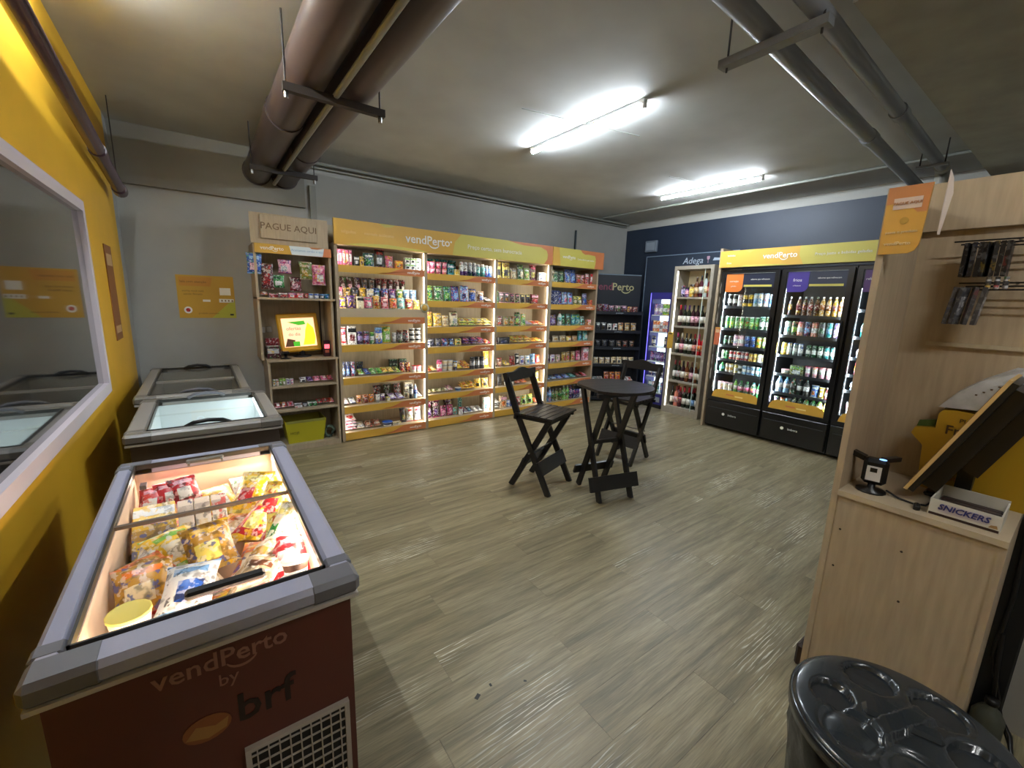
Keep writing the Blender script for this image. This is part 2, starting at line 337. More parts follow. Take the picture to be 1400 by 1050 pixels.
t = thing('pipe_hanger', 'small rod hanger holding the grey pipe above the wooden kiosk', 'pipe hanger', (4.9, 1.02, 2.79))
MB().tube([(0, -.06, 0), (0, -.06, .18)], .005, 6).tube([(0, .09, 0), (0, .09, .18)], .005, 6).build('threaded_rod', STRUTM, t)
MB().box(-.02, -.08, -.02, .02, .11, -.002).build('strut', STRUTG, t)
tag(MB().tube([(.98, 5.03, 2.93), (6.05, 5.03, 2.93)], .013, 8).tube([(.98, 5.08, 2.90), (6.05, 5.08, 2.90)], .011, 8).build('conduit', CONDM), 'thin grey conduit along the top of the back wall above the shelving', 'conduit')
tag(MB().tube([(5.36, .82, 2.953), (5.36, 5.0, 2.953)], .014, 8).build('conduit', CONDM), 'thin grey conduit on the ceiling above the drink fridges', 'conduit')
tag(MB().tube([(2.0, 2.72, 2.963), (3.05, 2.50, 2.963)], .004, 6).build('cable', CONDM), 'thin cable run on the ceiling past the nearer tube light', 'cable')
tag(MB().tube([(4.2, 3.0, 2.963), (4.86, 2.9, 2.963)], .004, 6).build('cable', CONDM), 'thin cable run on the ceiling to the farther tube light', 'cable')
tag(MB().box(1.03, BY-.03, 2.35, 1.09, BY, 2.72).build('conduit_trunking', CONDM), 'short grey trunking on the wall above the pay-here kiosk', 'trunking')
tag(MB().tube([(4.884, BY-.02, 2.30), (4.884, BY-.02, 2.72)], .016, 8).build('conduit', mat('conduit_dark', '2c3a40', .5)), 'dark vertical conduit behind the rightmost shelving header', 'conduit')
t = thing('junction_box', 'small grey junction box high on the navy wall corner', 'junction box', (RX-.05, 4.46, 2.46))
MB().rbox(0, 0, 0, .05, .22, .18, .008).build('housing', mat('jbox_grey', '6a7480', .5), t); MB().rbox(-.006, .03, .03, 0, .19, .15, .003).build('lid', mat('jbox_lid', '828c98', .5), t)

# ---------------------------------------------------------------- products
WORDS = dict(dred='dark red', lpink='pale pink', mag='magenta', yel='yellow', lyel='pale yellow', dgreen='dark green', lgreen='light green', lteal='pale teal', lblue='light blue',
             dblue='deep blue', lav='lavender', dpur='deep purple', lgrey='light grey', dgrey='dark grey', dbrown='dark brown', wine='dark wine-coloured', glass='dark glass', clear='clear')
def cw(c): return WORDS.get(c, c)
ORD = ['first', 'second', 'third', 'fourth', 'fifth', 'sixth', 'seventh', 'eighth', 'ninth', 'tenth', 'eleventh', 'twelfth', 'thirteenth', 'fourteenth', 'fifteenth', 'sixteenth', 'seventeenth', 'eighteenth', 'nineteenth', 'twentieth'] + ['far']*20
KN = dict(bag=('snack_bag', 'snack bag', 'snack bag'), box=('carton', 'carton', 'carton'), pk=('flat_packet', 'flat packet', 'packet'), can=('drink_can', 'can', 'can'), jar=('jar', 'jar', 'jar'),
          cup=('cup', 'cup', 'cup'), bot=('bottle', 'bottle', 'bottle'), wine=('wine_bottle', 'wine bottle', 'bottle'), bar=('candy_bar', 'slim bar', 'bar'), aero=('spray_can', 'spray can', 'spray can'), tub=('tub', 'tub', 'tub'))
DEF = dict(bag=(.12, .18, .05), box=(.08, .13, .05), pk=(.11, .14, .03), can=(.062, .122, 0), jar=(.07, .09, 0), cup=(.085, .085, 0), bot=(.07, .21, 0), wine=(.076, .30, 0), bar=(.03, .14, .012), aero=(.05, .16, 0), tub=(.10, .06, 0))
MC = {}
def bag_mesh(cs, w, h, d, sd):
    r = random.Random(sd); nx, nz = 6, 8; b = MB()
    zz = [0, .06, .18, .34, .52, .70, .84, .95, 1]; w2 = [1, .98, .93, .90, .90, .92, .95, .99, 1]
    wr = [[r.uniform(-1, 1)*.09*d for _ in range(nx+1)] for _ in range(nz+1)]
    for s in (-1, 1):
        vs = []; 
        for k in range(nz+1):
            for i in range(nx+1):
                u = -1+2*i/nx; th = d/2*max(0, 1-u*u)**.55*max(0, math.sin(PI*zz[k]))**.6
                e = 0 if (k in (0, nz) or i in (0, nx)) else wr[k][i]
                vs.append((u*w/2*w2[k], s*th+e, zz[k]*h))
        n0 = len(b.v); b.v += vs
        for k in range(nz):
            for i in range(nx):
                a = k*(nx+1)+i; q = (a, a+1, a+nx+2, a+nx+1)
                if s > 0: q = tuple(reversed(q))
                m = 0
                if k in (0, 7): m = 1
                elif k == 5 and 1 <= i <= 4: m = 1
                elif 2 <= k <= 3 and 1+sd % 2 <= i <= 3+sd % 2 and s < 0: m = 2
                b.f.append(tuple(n0+j for j in q)); b.m.append(m); b.sm.append(True)
    return b
def rim(cs): return [pm(c) for c in cs]
def make_product(kind, cs, w, h, d, sd):
    """returns [(part name, mesh)] with the main body first"""
    key = (kind, tuple(cs), w, h, d, sd % 3)
    if key in MC: return MC[key]
    M3 = rim(cs); out = []; r = w/2
    if kind in ('bag', 'pk'): out = [(KN[kind][0], bag_mesh(cs, w, h, d, sd % 3).mesh(KN[kind][0], M3))]
    elif kind in ('box', 'bar'):
        b = MB().rbox(-w/2, -d/2, 0, w/2, d/2, h, min(.002, d*.1)); e = .0007
        if kind == 'box':
            b.box(-w*.497, -d/2-e, h*.66, w*.497, -d/2, h*.88, 1).box(-w*.28, -d/2-e, h*.2, w*.28, -d/2, h*.54, 2)
        else: b.box(-w*.4, -d/2-e, h*.25, w*.4, -d/2, h*.75, 1)
        out = [(KN[kind][0], b.mesh(KN[kind][0], M3))]
    elif kind == 'can':
        out = [('drink_can', MB().lathe([(r*.8, 0), (r, .01), (r, h*.3), (r, h*.62), (r, h-.012), (r*.82, h-.001)], 12, mats=[1, 0, 2, 0, 1]).mesh('drink_can', M3)),
               ('can_lid', MB().lathe([(r*.84, h-.002), (r*.84, h+.001), (r*.76, h), (.0001, h-.0015)], 12).mesh('can_lid', STEEL))]
    elif kind == 'aero':
        out = [('spray_can', MB().lathe([(r, 0), (r, h*.35), (r, h*.72), (r*.9, h*.78)], 12, mats=[1, 0, 0]).mesh('spray_can', M3)),
               ('cap', MB().lathe([(r*.86, h*.78), (r*.86, h*.95), (r*.6, h), (.0001, h)], 12).mesh('cap', M3[2]))]
    elif kind == 'jar':
        out = [('jar', MB().lathe([(r*.9, 0), (r, .006), (r, h*.3), (r, h*.66), (r, h*.76), (r*.86, h*.82)], 12, mats=[0, 0, 2, 0, 0]).mesh('jar', M3)),
               ('jar_lid', MB().lathe([(r*.92, h*.82), (r*.92, h*.99), (r*.86, h), (.0001, h)], 12).mesh('jar_lid', M3[1]))]
    elif kind in ('cup', 'tub'):
        if kind == 'tub': M3 = [mat('plain_'+c, PAL[c], .45) for c in cs]
        out = [(kind, MB().lathe([(r*.72, 0), (r*.82, h*.4), (r*.92, h*.8), (r*.95, h*.93)], 14, mats=[0, 2, 0]).mesh(kind, M3)),
               ('cup_lid', MB().lathe([(r, h*.93), (r, h), (r*.9, h*.99), (.0001, h*.985)], 14).mesh('cup_lid', M3[1]))]
    elif kind in ('bot', 'wine'):
        if kind == 'wine': M3 = [mat('bottle_'+cs[0], PAL[cs[0]], .12), mat('plain_'+cs[1], PAL[cs[1]], .45), pm(cs[2]) if cs[2] != 'white' else mat('wine_label_white', 'e0dcd0', .5, noise=.2, scale=60)]
        if kind == 'wine': pr = [(r*.9, 0), (r, .008), (r, h*.6), (r*.92, h*.66), (r*.4, h*.76), (r*.36, h*.84)]; lb = (h*.18, h*.48); cp = (h*.78, h)
        else: pr = [(r*.85, 0), (r, .01), (r*.93, h*.3), (r, h*.62), (r*.7, h*.78), (r*.36, h*.88), (r*.36, h*.91)]; lb = (h*.32, h*.6); cp = (h*.9, h)
        cr = r*.42
        out = [(KN[kind][0], MB().lathe(pr, 14).mesh('bottle_body', M3[0])),
               ('bottle_label', MB().lathe([(r*1.015, lb[0]), (r*1.015, lb[1])], 14).mesh('bottle_label', M3[2])),
               ('bottle_cap', MB().lathe([(cr, cp[0]), (cr, cp[1]-.002), (cr*.8, cp[1]), (.0001, cp[1])], 10).mesh('bottle_cap', M3[1]))]
    MC[key] = out; return out
def place(kind, cs, w, h, d, loc, rz, label, group, tilt=0, sd=0, name=None, cat=None, roll=0):
    ps = make_product(kind, cs, w, h, d, sd); o = None
    for nm, me in ps:
        q = bpy.data.objects.new((name or KN[kind][0]) if o is None else nm, me); COL.objects.link(q)
        if o is None: o = q
        else: q.parent = o
    o.location = loc; o.rotation_euler = (tilt, roll, rz)
    return tag(o, label, cat or KN[kind][2], group)
PCOUNT = 0
def row(org, rz, x0, x1, y, z, spec, shelf, where, hmax=.2):
    """lay products out along local x; spec items: 'kind c1/c2/c3 n w h [lie|lean]'"""
    global PCOUNT
    its = []
    for s in spec.split(';'):
        p = s.split(); 
        if not p: continue
        if p[0] == 'gap': its.append(('gap', float(p[1]))); continue
        kind = p[0]; cs = p[1].split('/'); cs = (cs+[cs[-1], cs[-1]])[:3] if len(cs) < 3 else cs
        n = int(p[2]) if len(p) > 2 else 1; dw, dh, dd = DEF[kind]
        w = float(p[3]) if len(p) > 3 else dw; h = float(p[4]) if len(p) > 4 else dh; st = int(p[5]) if len(p) > 5 else 1
        for _ in range(n): its.append((kind, cs, w, h, dd if dd else w, st))
    tot = sum(i[1] if i[0] == 'gap' else i[2] for i in its); nn = len(its)
    sc = min(1, (x1-x0-.006*nn)/tot); g = max(.0, (x1-x0-tot*sc)/max(nn, 1)); x = x0+g/2; k = 0
    c, s_ = math.cos(rz), math.sin(rz)
    for i in its:
        if i[0] == 'gap': x += i[1]*sc+g; continue
        kind, cs, w, h, d, st = i; h = min(h, hmax); xc = x+w*sc/2; x += w*sc+g
        ww = w*min(sc, 1)
        for lv in range(st):
            yy = y+rnd.uniform(0, .012); tilt = 0; zz = z; rr = rnd.uniform(-.04, .04)
            if kind == 'bag': tilt = -rnd.uniform(.10, .16); zz = z+.001+d/2*0; yy += .02; rr = 0
            if kind == 'pk': tilt = -1.25; zz = z+d*.5+.006+lv*(d+.004); yy -= .02; rr = 0
            elif kind == 'bag': pass
            else: zz = z+lv*(h+.0015)
            k += 1; PCOUNT += 1
            wx = org[0]+c*xc-s_*yy; wy = org[1]+s_*xc+c*yy
            two = cw(cs[0]) if cs[1] == cs[0] else cw(cs[0])+' and '+cw(cs[1])
            lb = f"{two} {KN[kind][1]}, {ORD[k-1]} from left, {shelf} shelf, {where}"
            place(kind, cs, round(ww, 3), round(h, 3), round(min(d, ww) if kind not in ('box',) else d, 3), (wx, wy, org[2]+zz), rz+rr, lb, f"{KN[kind][1]} row on {shelf} shelf of {where}", tilt, k)

# ---------------------------------------------------------------- shelving gondolas on the back wall
SH = (1.159, 4.739)
LVL1 = [1.92, 1.47, 1.08, .717, .392, .095]
LVL2 = [1.893, 1.575, 1.262, 1.017, .70, .425, .095]
def logo(w, m, parent, mx, name='logo'):
    return text('vendPerto', w*.235, m, parent, mx, name, bold=.012, smile=True)
def strip(parent, x0, x1, z1, h):
    """printed price strip on a shelf front: yellow with an orange wave and the shop name"""
    w = x1-x0; b = MB().box(x0, -.004, z1-h, x1, 0, z1); st = b.build('price_strip', YEL, parent)
    n = 10; pts = [(x0+w*.42, z1-h)]; top = []
    for i in range(n+1):
        u = i/n; top.append((x0+w*(.42+.578*u), z1-h+h*(.12+.86*min(1, max(0, (.5-.5*math.cos(PI*min(1, u*1.7)))))-.25*math.sin(u*PI*2.2)*(.5 if u < .7 else 0))))
    poly = [(x0+w*.998, z1-h)]+[(x0+w*.998, z1-.0)]+[(a, max(z1-h+.001, min(z1, zz))) for a, zz in reversed(top)]
    b2 = MB().prism([(a, c) for a, c in reversed(poly)][::-1], -.0052, -.004); b2.f = b2.f
    b2.build('wave_print', ORG, st)
    logo(w*.16, WHT, st, tf(x0+w*.86, -.0058, z1-h*.5), 'shop_name')
    return st
def gondola(x_edges, levels, hdr, label, leds):
    X0, X1 = x_edges[0], x_edges[-1]; D = .36
    t = thing('shelving_unit', label, 'shelving', (0, SH[1], 0), 0, 'oak shelving units along the back wall')
    for i, x in enumerate(x_edges):
        e = .018 if 0 < i < len(x_edges)-1 else .0
        a = x-e if e else (x if i == 0 else x-.03); bb = x+e if e else a+.03
        MB().box(a, 0, 0, bb, D, 2.12).build('side_panel', WOOD, t)
    MB().box(X0, D-.015, 0, X1, D, 2.35).build('back_panel', WOODD, t)
    MB().box(X0, 0, 2.12, X1, D-.015, 2.14).build('top_panel', WOOD, t)
    MB().box(X0, .02, 0, X1, .04, .05).build('plinth', WOOD, t)
    for j in range(len(x_edges)-1):
        a = x_edges[j]+(.03 if j == 0 else .018); b = x_edges[j+1]-(.03 if j == len(x_edges)-2 else .018)
        for k, z in enumerate(levels[j]):
            sh = MB().box(a, .006, z-.024, b, D-.015, z).build('shelf', WOOD, t)
            h = .075 if k < len(levels[j])-1 else .085
            zt = z
            if j == 0 and k == 1 and len(x_edges) > 2:
                MB().box(a, .0, z-.09, b, .006, z).build('shelf_riser_front', EDGE, sh); zt = z-.09
            strip(sh, a+.002, b-.002, zt, h)
            if zt == z: MB().box(a, .0, zt-h, b, .006, z-.024).build('strip_backing', EDGE, sh)
            else: MB().box(a, .0, zt-h, b, .006, zt).build('strip_backing', EDGE, sh)
        if leds[j]:
            area('shelf_lamp', (b-.014, SH[1]+.014, 1.1), (-.8, .6, 0), .008, 2.0, LAMP_SHELF, (1, .95, .84))
            area('shelf_lamp', (a+.006, SH[1]+.020, 1.1), (.8, .6, 0), .008, 2.0, LAMP_SHELF*.6, (1, .95, .84))
            MB().box(b-.010, .004, .06, b-.001, .012, 2.11).build('led_strip', LEDM, t)
            MB().box(a+.001, .012, .06, a+.003, .020, 2.11).build('led_strip', LEDM, t)
    return t
E0 = [1.159, 2.169, 3.163, 4.085]
g1 = gondola(E0, [LVL1, LVL2, LVL2], None, 'long oak shelving unit with three lit bays under one yellow header', [1, 1, 1])
hd = MB().box(E0[0]-.003, -.035, 2.12, E0[-1], -.001, 2.37).build('header', YEL, g1)
def blob(parent, pts, y, m, name='wave_print'):
    return MB().prism(pts, y-.0012, y).build(name, m, parent)
def wavepoly(x0, x1, z0, z1, fn, n=24, top=True):
    """region between z1 (top) or z0 (bottom) and a curve"""
    pts = []
    for i in range(n+1): u = i/n; pts.append((x0+(x1-x0)*u, fn(u)))
    return ([(x0, z0)] if False else [])+(pts+[(x1, z1), (x0, z1)] if top else [(x0, z0), (x1, z0)]+pts[::-1])
blob(hd, [(2.50, 2.121), (3.93, 2.121), (3.985, 2.19), (3.99, 2.25), (3.97, 2.30), (3.86, 2.34), (3.72, 2.336), (3.56, 2.335), (3.42, 2.352), (3.3, 2.369), (2.62, 2.369), (2.53, 2.27)], -.035, YEL2)
blob(hd, [(3.30, 2.369), (3.42, 2.352), (3.56, 2.335), (3.72, 2.336), (3.86, 2.34), (3.97, 2.30), (3.99, 2.25), (3.985, 2.19), (3.93, 2.121), (4.083, 2.121), (4.083, 2.369)], -.035, ORG)
blob(hd, [(1.62, 2.369), (1.68, 2.335), (1.76, 2.345), (1.80, 2.369)][::1], -.035, YEL2)
blob(hd, [(1.25, 2.121), (2.2, 2.121), (2.1, 2.14), (1.7, 2.16), (1.4, 2.145)], -.035, YEL2)
logo(.56, WHT, hd, tf(2.19, -.037, 2.25), 'shop_name')
text('Preço certo, sem burocracia', .072, WHT, hd, tf(3.12, -.037, 2.235), 'slogan')
text('salgados', .045, mat('header_pale_print', 'efcf8c', .5), hd, tf(1.30, -.0362, 2.25), 'small_print'); text('mercado autônomo', .040, mat('header_pale_print'), hd, tf(1.62, -.0362, 2.25), 'small_print')
MB().box(2.47, -.0363, 2.255, 2.49, -.035, 2.275).build('dot_print', WHT, hd)
E3 = [4.090, 5.07]
g2 = gondola(E3, [LVL2], None, 'narrow unlit oak shelving unit with its own yellow and orange header', [0])
hd = MB().box(E3[0]+.002, -.035, 2.12, E3[1]+.06, -.001, 2.37).build('header', YEL, g2)
blob(hd, [(4.24, 2.121), (4.93, 2.121), (4.95, 2.2), (4.95, 2.27), (4.93, 2.31), (4.8, 2.318), (4.72, 2.312), (4.66, 2.335), (4.62, 2.369), (4.20, 2.369)], -.035, YEL2)
blob(hd, [(4.62, 2.369), (4.66, 2.335), (4.72, 2.312), (4.8, 2.318), (4.93, 2.31), (4.95, 2.27), (4.95, 2.2), (4.93, 2.121), (5.128, 2.121), (5.128, 2.369)], -.035, ORG)
logo(.26, WHT, hd, tf(4.40, -.037, 2.25), 'shop_name'); text('Conveniência para todos', .035, WHT, hd, tf(4.74, -.037, 2.235), 'slogan')
# round yellow tag hanging on the divider between first and second bay
t = thing('hang_tag', 'round yellow tag on the post between leftmost and second bays', 'tag', (2.15, SH[1]-.004, 1.49))
MB().lathe([(.0001, 0), (.055, .0), (.055, .004), (.0001, .004)], 20).build('disc', mat('tag_rim', 'c8c4a4', .5), t, Matrix.Rotation(PI/2, 4, 'X'))
MB().lathe([(.0001, .004), (.036, .004), (.036, .005), (.0001, .005)], 20).build('print', YEL, t, Matrix.Rotation(PI/2, 4, 'X'))

# products, bay by bay (top shelf first)
B = 'leftmost bay'; xa, xb = 1.19, 2.135; o = (0, SH[1], 0)
for k, (z, sp, hm) in enumerate([
  (1.92, 'bar pink/white/mag 5 .032 .16;gap .01;box black/white 1 .06 .10;box yel/gold/brown 1 .05 .10;bag dgreen/white/green 1 .15 .15;bag black/red/white 1 .13 .20;bag pink/orange/white 1 .11 .14;box orange/yel/brown 1 .10 .09;gap .02;box white/lgreen/black 3 .07 .065 2', .2),
  (1.47, 'bag purple/yel 1 .09 .13;bag purple/dpur 1 .09 .14;box cream/black/cream 1 .07 .13;bag pink/teal/white 1 .10 .13;bag gold/yel/brown 1 .08 .14;bag red/lpink 1 .09 .13;bag orange/olive/red 1 .09 .12;bag lteal/white 1 .09 .13;bag red/yel/white 1 .09 .12;bag lyel/yel 1 .08 .11', .2),
  (1.08, 'bag red/white/white 1 .10 .19;box white/black/dred 1 .11 .20;jar dpur/purple/lav 2 .085 .14;jar green/lgreen/white 1 .06 .13;jar blue/lblue/white 1 .11 .18;bag lgreen/yel/white 1 .13 .19;cup lgrey/white 1 .06 .12;jar dbrown/brown/grey 2 .09 .15;tub white/grey/black 2 .09 .055 3', .2),
  (.717, 'bag navy/dgrey/lblue 3 .085 .17;gap .02;pk lgreen/white/green 1;pk dblue/blue 1;pk green/lgreen 2;pk yel/green/lyel 2;pk olive/lgreen 1;bag dred/brown/red 2 .11 .12;tub white/red/lpink 2 .10 .08', .2),
  (.392, 'pk white/black/white 2;bag brown/orange/dred 2 .10 .10;bag orange/brown 1 .10 .10;cup silver/white 1 .08 .09;bag purple/white/maroon 1 .10 .09;box lyel/white 1 .06 .05;pk lav/purple/white 2 .13;bag cream/brown 1 .09 .11;jar black/grey/silver 1 .07 .18;bot lblue/white/blue 1 .07 .18;pk white/grey 1 .08', .2),
  (.095, 'pk white/lpink/red 1 .18 .16 4;pk lgrey/cream/white 1 .12;pk brown/beige 2 .12;tub white/blue/navy 1 .16 .05;box cream/lyel/white 1 .13 .03;bag black/dgrey/olive 1 .10 .18;bag white/red/white 2 .12 .18', .2)]):
    row(o, 0, xa, xb, .075 if k != 1 else .07, z, sp, ['top', 'second', 'third', 'fourth', 'fifth', 'bottom'][k], B, hm)
st = MB().box(xa+.001, .115, 1.4705, xb-.001, .34, 1.545).box(xa+.001, .225, 1.545, xb-.001, .34, 1.64).build('display_step', WOODD, g1)
row(o, 0, xa, xb, .15, 1.546, 'bag lpink/pink/white 1 .09 .15;bag gold/dbrown 1 .09 .15;bag black/dbrown/gold 1 .09 .15;bag gold/yel 1 .08 .15;box white/cream/brown 1 .07 .14;bag navy/blue/white 2 .10 .15;bag purple/mag/white 1 .09 .15;bag green/white/lyel 1 .09 .15;bag lblue/white 2 .09 .15', 'second', B+' middle tier', .15)
row(o, 0, xa, xb-.1, .25, 1.641, 'bag maroon/dbrown/lpink 4 .09 .17;bag dgrey/brown 2 .09 .17;bag maroon/dred/white 5 .085 .17', 'second', B+' back tier', .17)
row(o, 0, xa, xb-.1, .28, .718, 'bag navy/dgrey 3 .08 .13;gap .25;box dgreen/black 2 .09 .14', 'fourth', B+' back row', .2)
row(o, 0, xa+.4, xb-.05, .26, .393, 'bag dbrown/grey 3 .10 .16;box cream/grey 1 .09 .17', 'fifth', B+' back row', .2)
NM = ['top', 'second', 'third', 'fourth', 'fifth', 'sixth', 'bottom']
B = 'second bay'; xa, xb = 2.19, 3.14
for z, sp, nm in zip(LVL2, [
  'bar pink/lpink 2 .03 .14;cup pink/red/lpink 3 .075 .07 2;box teal/white/dgreen 1 .09 .13;box lyel/gold/yel 1 .08 .07;aero white/purple/white 2 .06 .17;aero lgrey/navy/white 2 .06 .17;aero lteal/teal/white 2 .06 .16;aero lblue/blue/white 2 .055 .15',
  'bag dgreen/lgreen/green 2 .13 .18;bag green/dgreen/lgreen 1 .11 .18;bag blue/dblue/lblue 1 .12 .19;bag lblue/blue/dblue 1 .13 .20;bag dblue/gold/blue 1 .12 .17;bag brown/beige/blue 1 .12 .14;pk white/grey 1 .09',
  'bag yel/orange/gold 1 .12 .18;bag yel/beige/gold 1 .12 .17;bag cream/gold/beige 1 .10 .14;bag cream/brown/lgrey 1 .13 .19;pk lyel/lgreen/grey 2 .12 .14 2;pk lyel/beige/grey 2 .12 .15 2',
  'box white/navy 1 .06 .08;bag dgrey/navy 2 .09 .10;bag navy/blue/lblue 2 .10 .10;bag lyel/green 1 .11 .09;pk purple/maroon/pink 3 .12 .15 2;pk red/mag 1 .10',
  'pk red/orange 1 .09;pk yel/cream 1 .09;jar pink/mag/white 1 .09 .15;tub white/grey/cream 2 .09 .07 2;cup navy/lblue/white 1 .08 .12;pk lyel/yel 1 .10;pk orange/yel 1 .12 .15 2;jar dgrey/black/silver 3 .09 .16;bag yel/lyel/white 1 .11 .22',
  'pk olive/beige/cream 4 .08 .08;pk lpink/beige 1 .08;gap .02;tub lblue/white/navy 1 .10 .04;pk yel/gold/orange 2 .11 .13 2;bag yel/lyel/black 2 .12 .13',
  'bag maroon/mag/purple 2 .14 .22;bag mag/maroon/lpink 2 .12 .15;bag lteal/green/dgreen 1 .09 .10;jar white/dred/white 1 .08 .10;pk navy/white/teal 2 .10;pk lgrey/white 2 .10;box white/lteal/teal 1 .13 .19'], NM):
    row(o, 0, xa, xb, .08, z, sp, nm, B, .24)
row(o, 0, xa+.05, xb-.1, .27, 1.894, 'box teal/dgreen 4 .09 .19;box red/dred 3 .08 .13', 'top', B+' back row')
row(o, 0, xa+.1, xb-.3, .27, .096, 'bag maroon/purple 2 .14 .2;box lteal/teal 1 .04 .22', 'bottom', B+' back row', .23)
B = 'third bay'; xa, xb = 3.185, 4.05
for z, sp, nm in zip(LVL2, [
  'bag lyel/gold/dgrey 2 .14 .22;bag beige/grey/cream 1 .12 .15;bag dgreen/lgreen/cream 1 .12 .21;bag lgreen/white/lyel 1 .10 .17;bag dred/pink/lyel 1 .13 .22;box white/lblue/navy 1 .13 .12',
  'bag dgrey/lgreen/green 1 .10 .15;bag dgrey/lpink/brown 2 .09 .14;bag dbrown/pink/brown 2 .09 .13;bag dgrey/lyel/black 2 .09 .13;box dred/lpink/red 1 .12 .13;gap .12',
  'bag dbrown/grey/brown 2 .10 .13;bag olive/dbrown/gold 2 .10 .13;bag dgreen/green/lgreen 1 .13 .19;bag lgreen/yel/green 1 .10 .17;pk lav/grey 1;pk orange/cream/red 1;pk red/orange 1',
  'pk red/white 1 .07;box black/dgrey/navy 1 .20 .09;gap .05;pk lyel/gold/orange 3 .11 .15 2;pk yel/orange 2 .11 .14',
  'bag brown/dbrown/beige 2 .09 .12;pk lyel/yel 1 .11;bag dred/brown 1 .10 .14;bag black/white 1 .08 .17;bag white/lblue/blue 2 .09 .13;bag lblue/blue/white 1 .10 .15;bag red/orange/lav 1 .09 .13',
  'bag dgrey/black 2 .08 .16;cup white/grey/black 2 .08 .13;pk orange/red 2 .10;gap .1;bag yel/lyel/gold 1 .12 .15',
  'pk white/black/white 1 .15 .16 3;box beige/lpink/orange 1 .12 .19;bag blue/white/lblue 2 .10 .10;bag red/brown/dbrown 1 .10 .13;bag lgreen/yel/black 2 .13 .15;pk orange/red 1 .11'], NM):
    row(o, 0, xa, xb, .08, z, sp, nm, B, .24)
row(o, 0, xa, xa+.3, .27, 1.894, 'box black/dgrey 2 .13 .21', 'top', B+' back row', .21)
B = 'rightmost unlit bay'; xa, xb = 4.125, 5.035
for z, sp, nm in zip(LVL2, [
  'box olive/beige/cream 1 .09 .18;bag dgreen/olive/green 2 .12 .17;bag blue/dblue/lblue 2 .12 .21;bag dred/lpink/red 2 .10 .14;bag red/white/dred 1 .08 .16;bar red/white 1 .05 .16',
  'box dblue/navy 2 .11 .20;bag dblue/blue 1 .10 .19;bag lblue/purple/pink 2 .12 .19;bag olive/lyel/cream 2 .10 .13;bag purple/lav/blue 1 .12 .18;box orange/red 1 .07 .08',
  'pk white/pink 1 .07;bag purple/dpur/lav 1 .13 .16;bot white/red/lteal 1 .07 .20;bag dgreen/lteal/green 2 .10 .17;bag teal/lgreen/lteal 2 .10 .17;bag lteal/dgreen 1 .09 .14;box orange/lpink/cream 1 .08 .09',
  'pk lpink/white 1 .08;gap .04;bag cream/beige/gold 2 .13 .09;bag lyel/orange/white 1 .11 .08;bag beige/gold 1 .11 .08;bag teal/lteal/lblue 1 .10 .17;bag lteal/teal/white 1 .11 .17',
  'bag white/lav/purple 2 .10 .12;bag beige/lpink 1 .10 .11;bag gold/cream/red 3 .09 .15;bag pink/dred/lpink 1 .10 .16;box lpink/white/red 1 .12 .21',
  'pk lblue/grey 2 .11;pk blue/lblue 2 .12;pk teal/lteal 1 .12;pk dgreen/red 1 .12;pk red/lpink 1 .09',
  'bot lblue/white/lblue 2 .08 .23;bot olive/white/green 3 .075 .19;bot lgreen/white/green 2 .075 .22;bot dblue/blue/purple 3 .08 .22;bot white/red/white 2 .075 .21'], NM):
    row(o, 0, xa, xb, .08, z, sp, nm, B, .24)

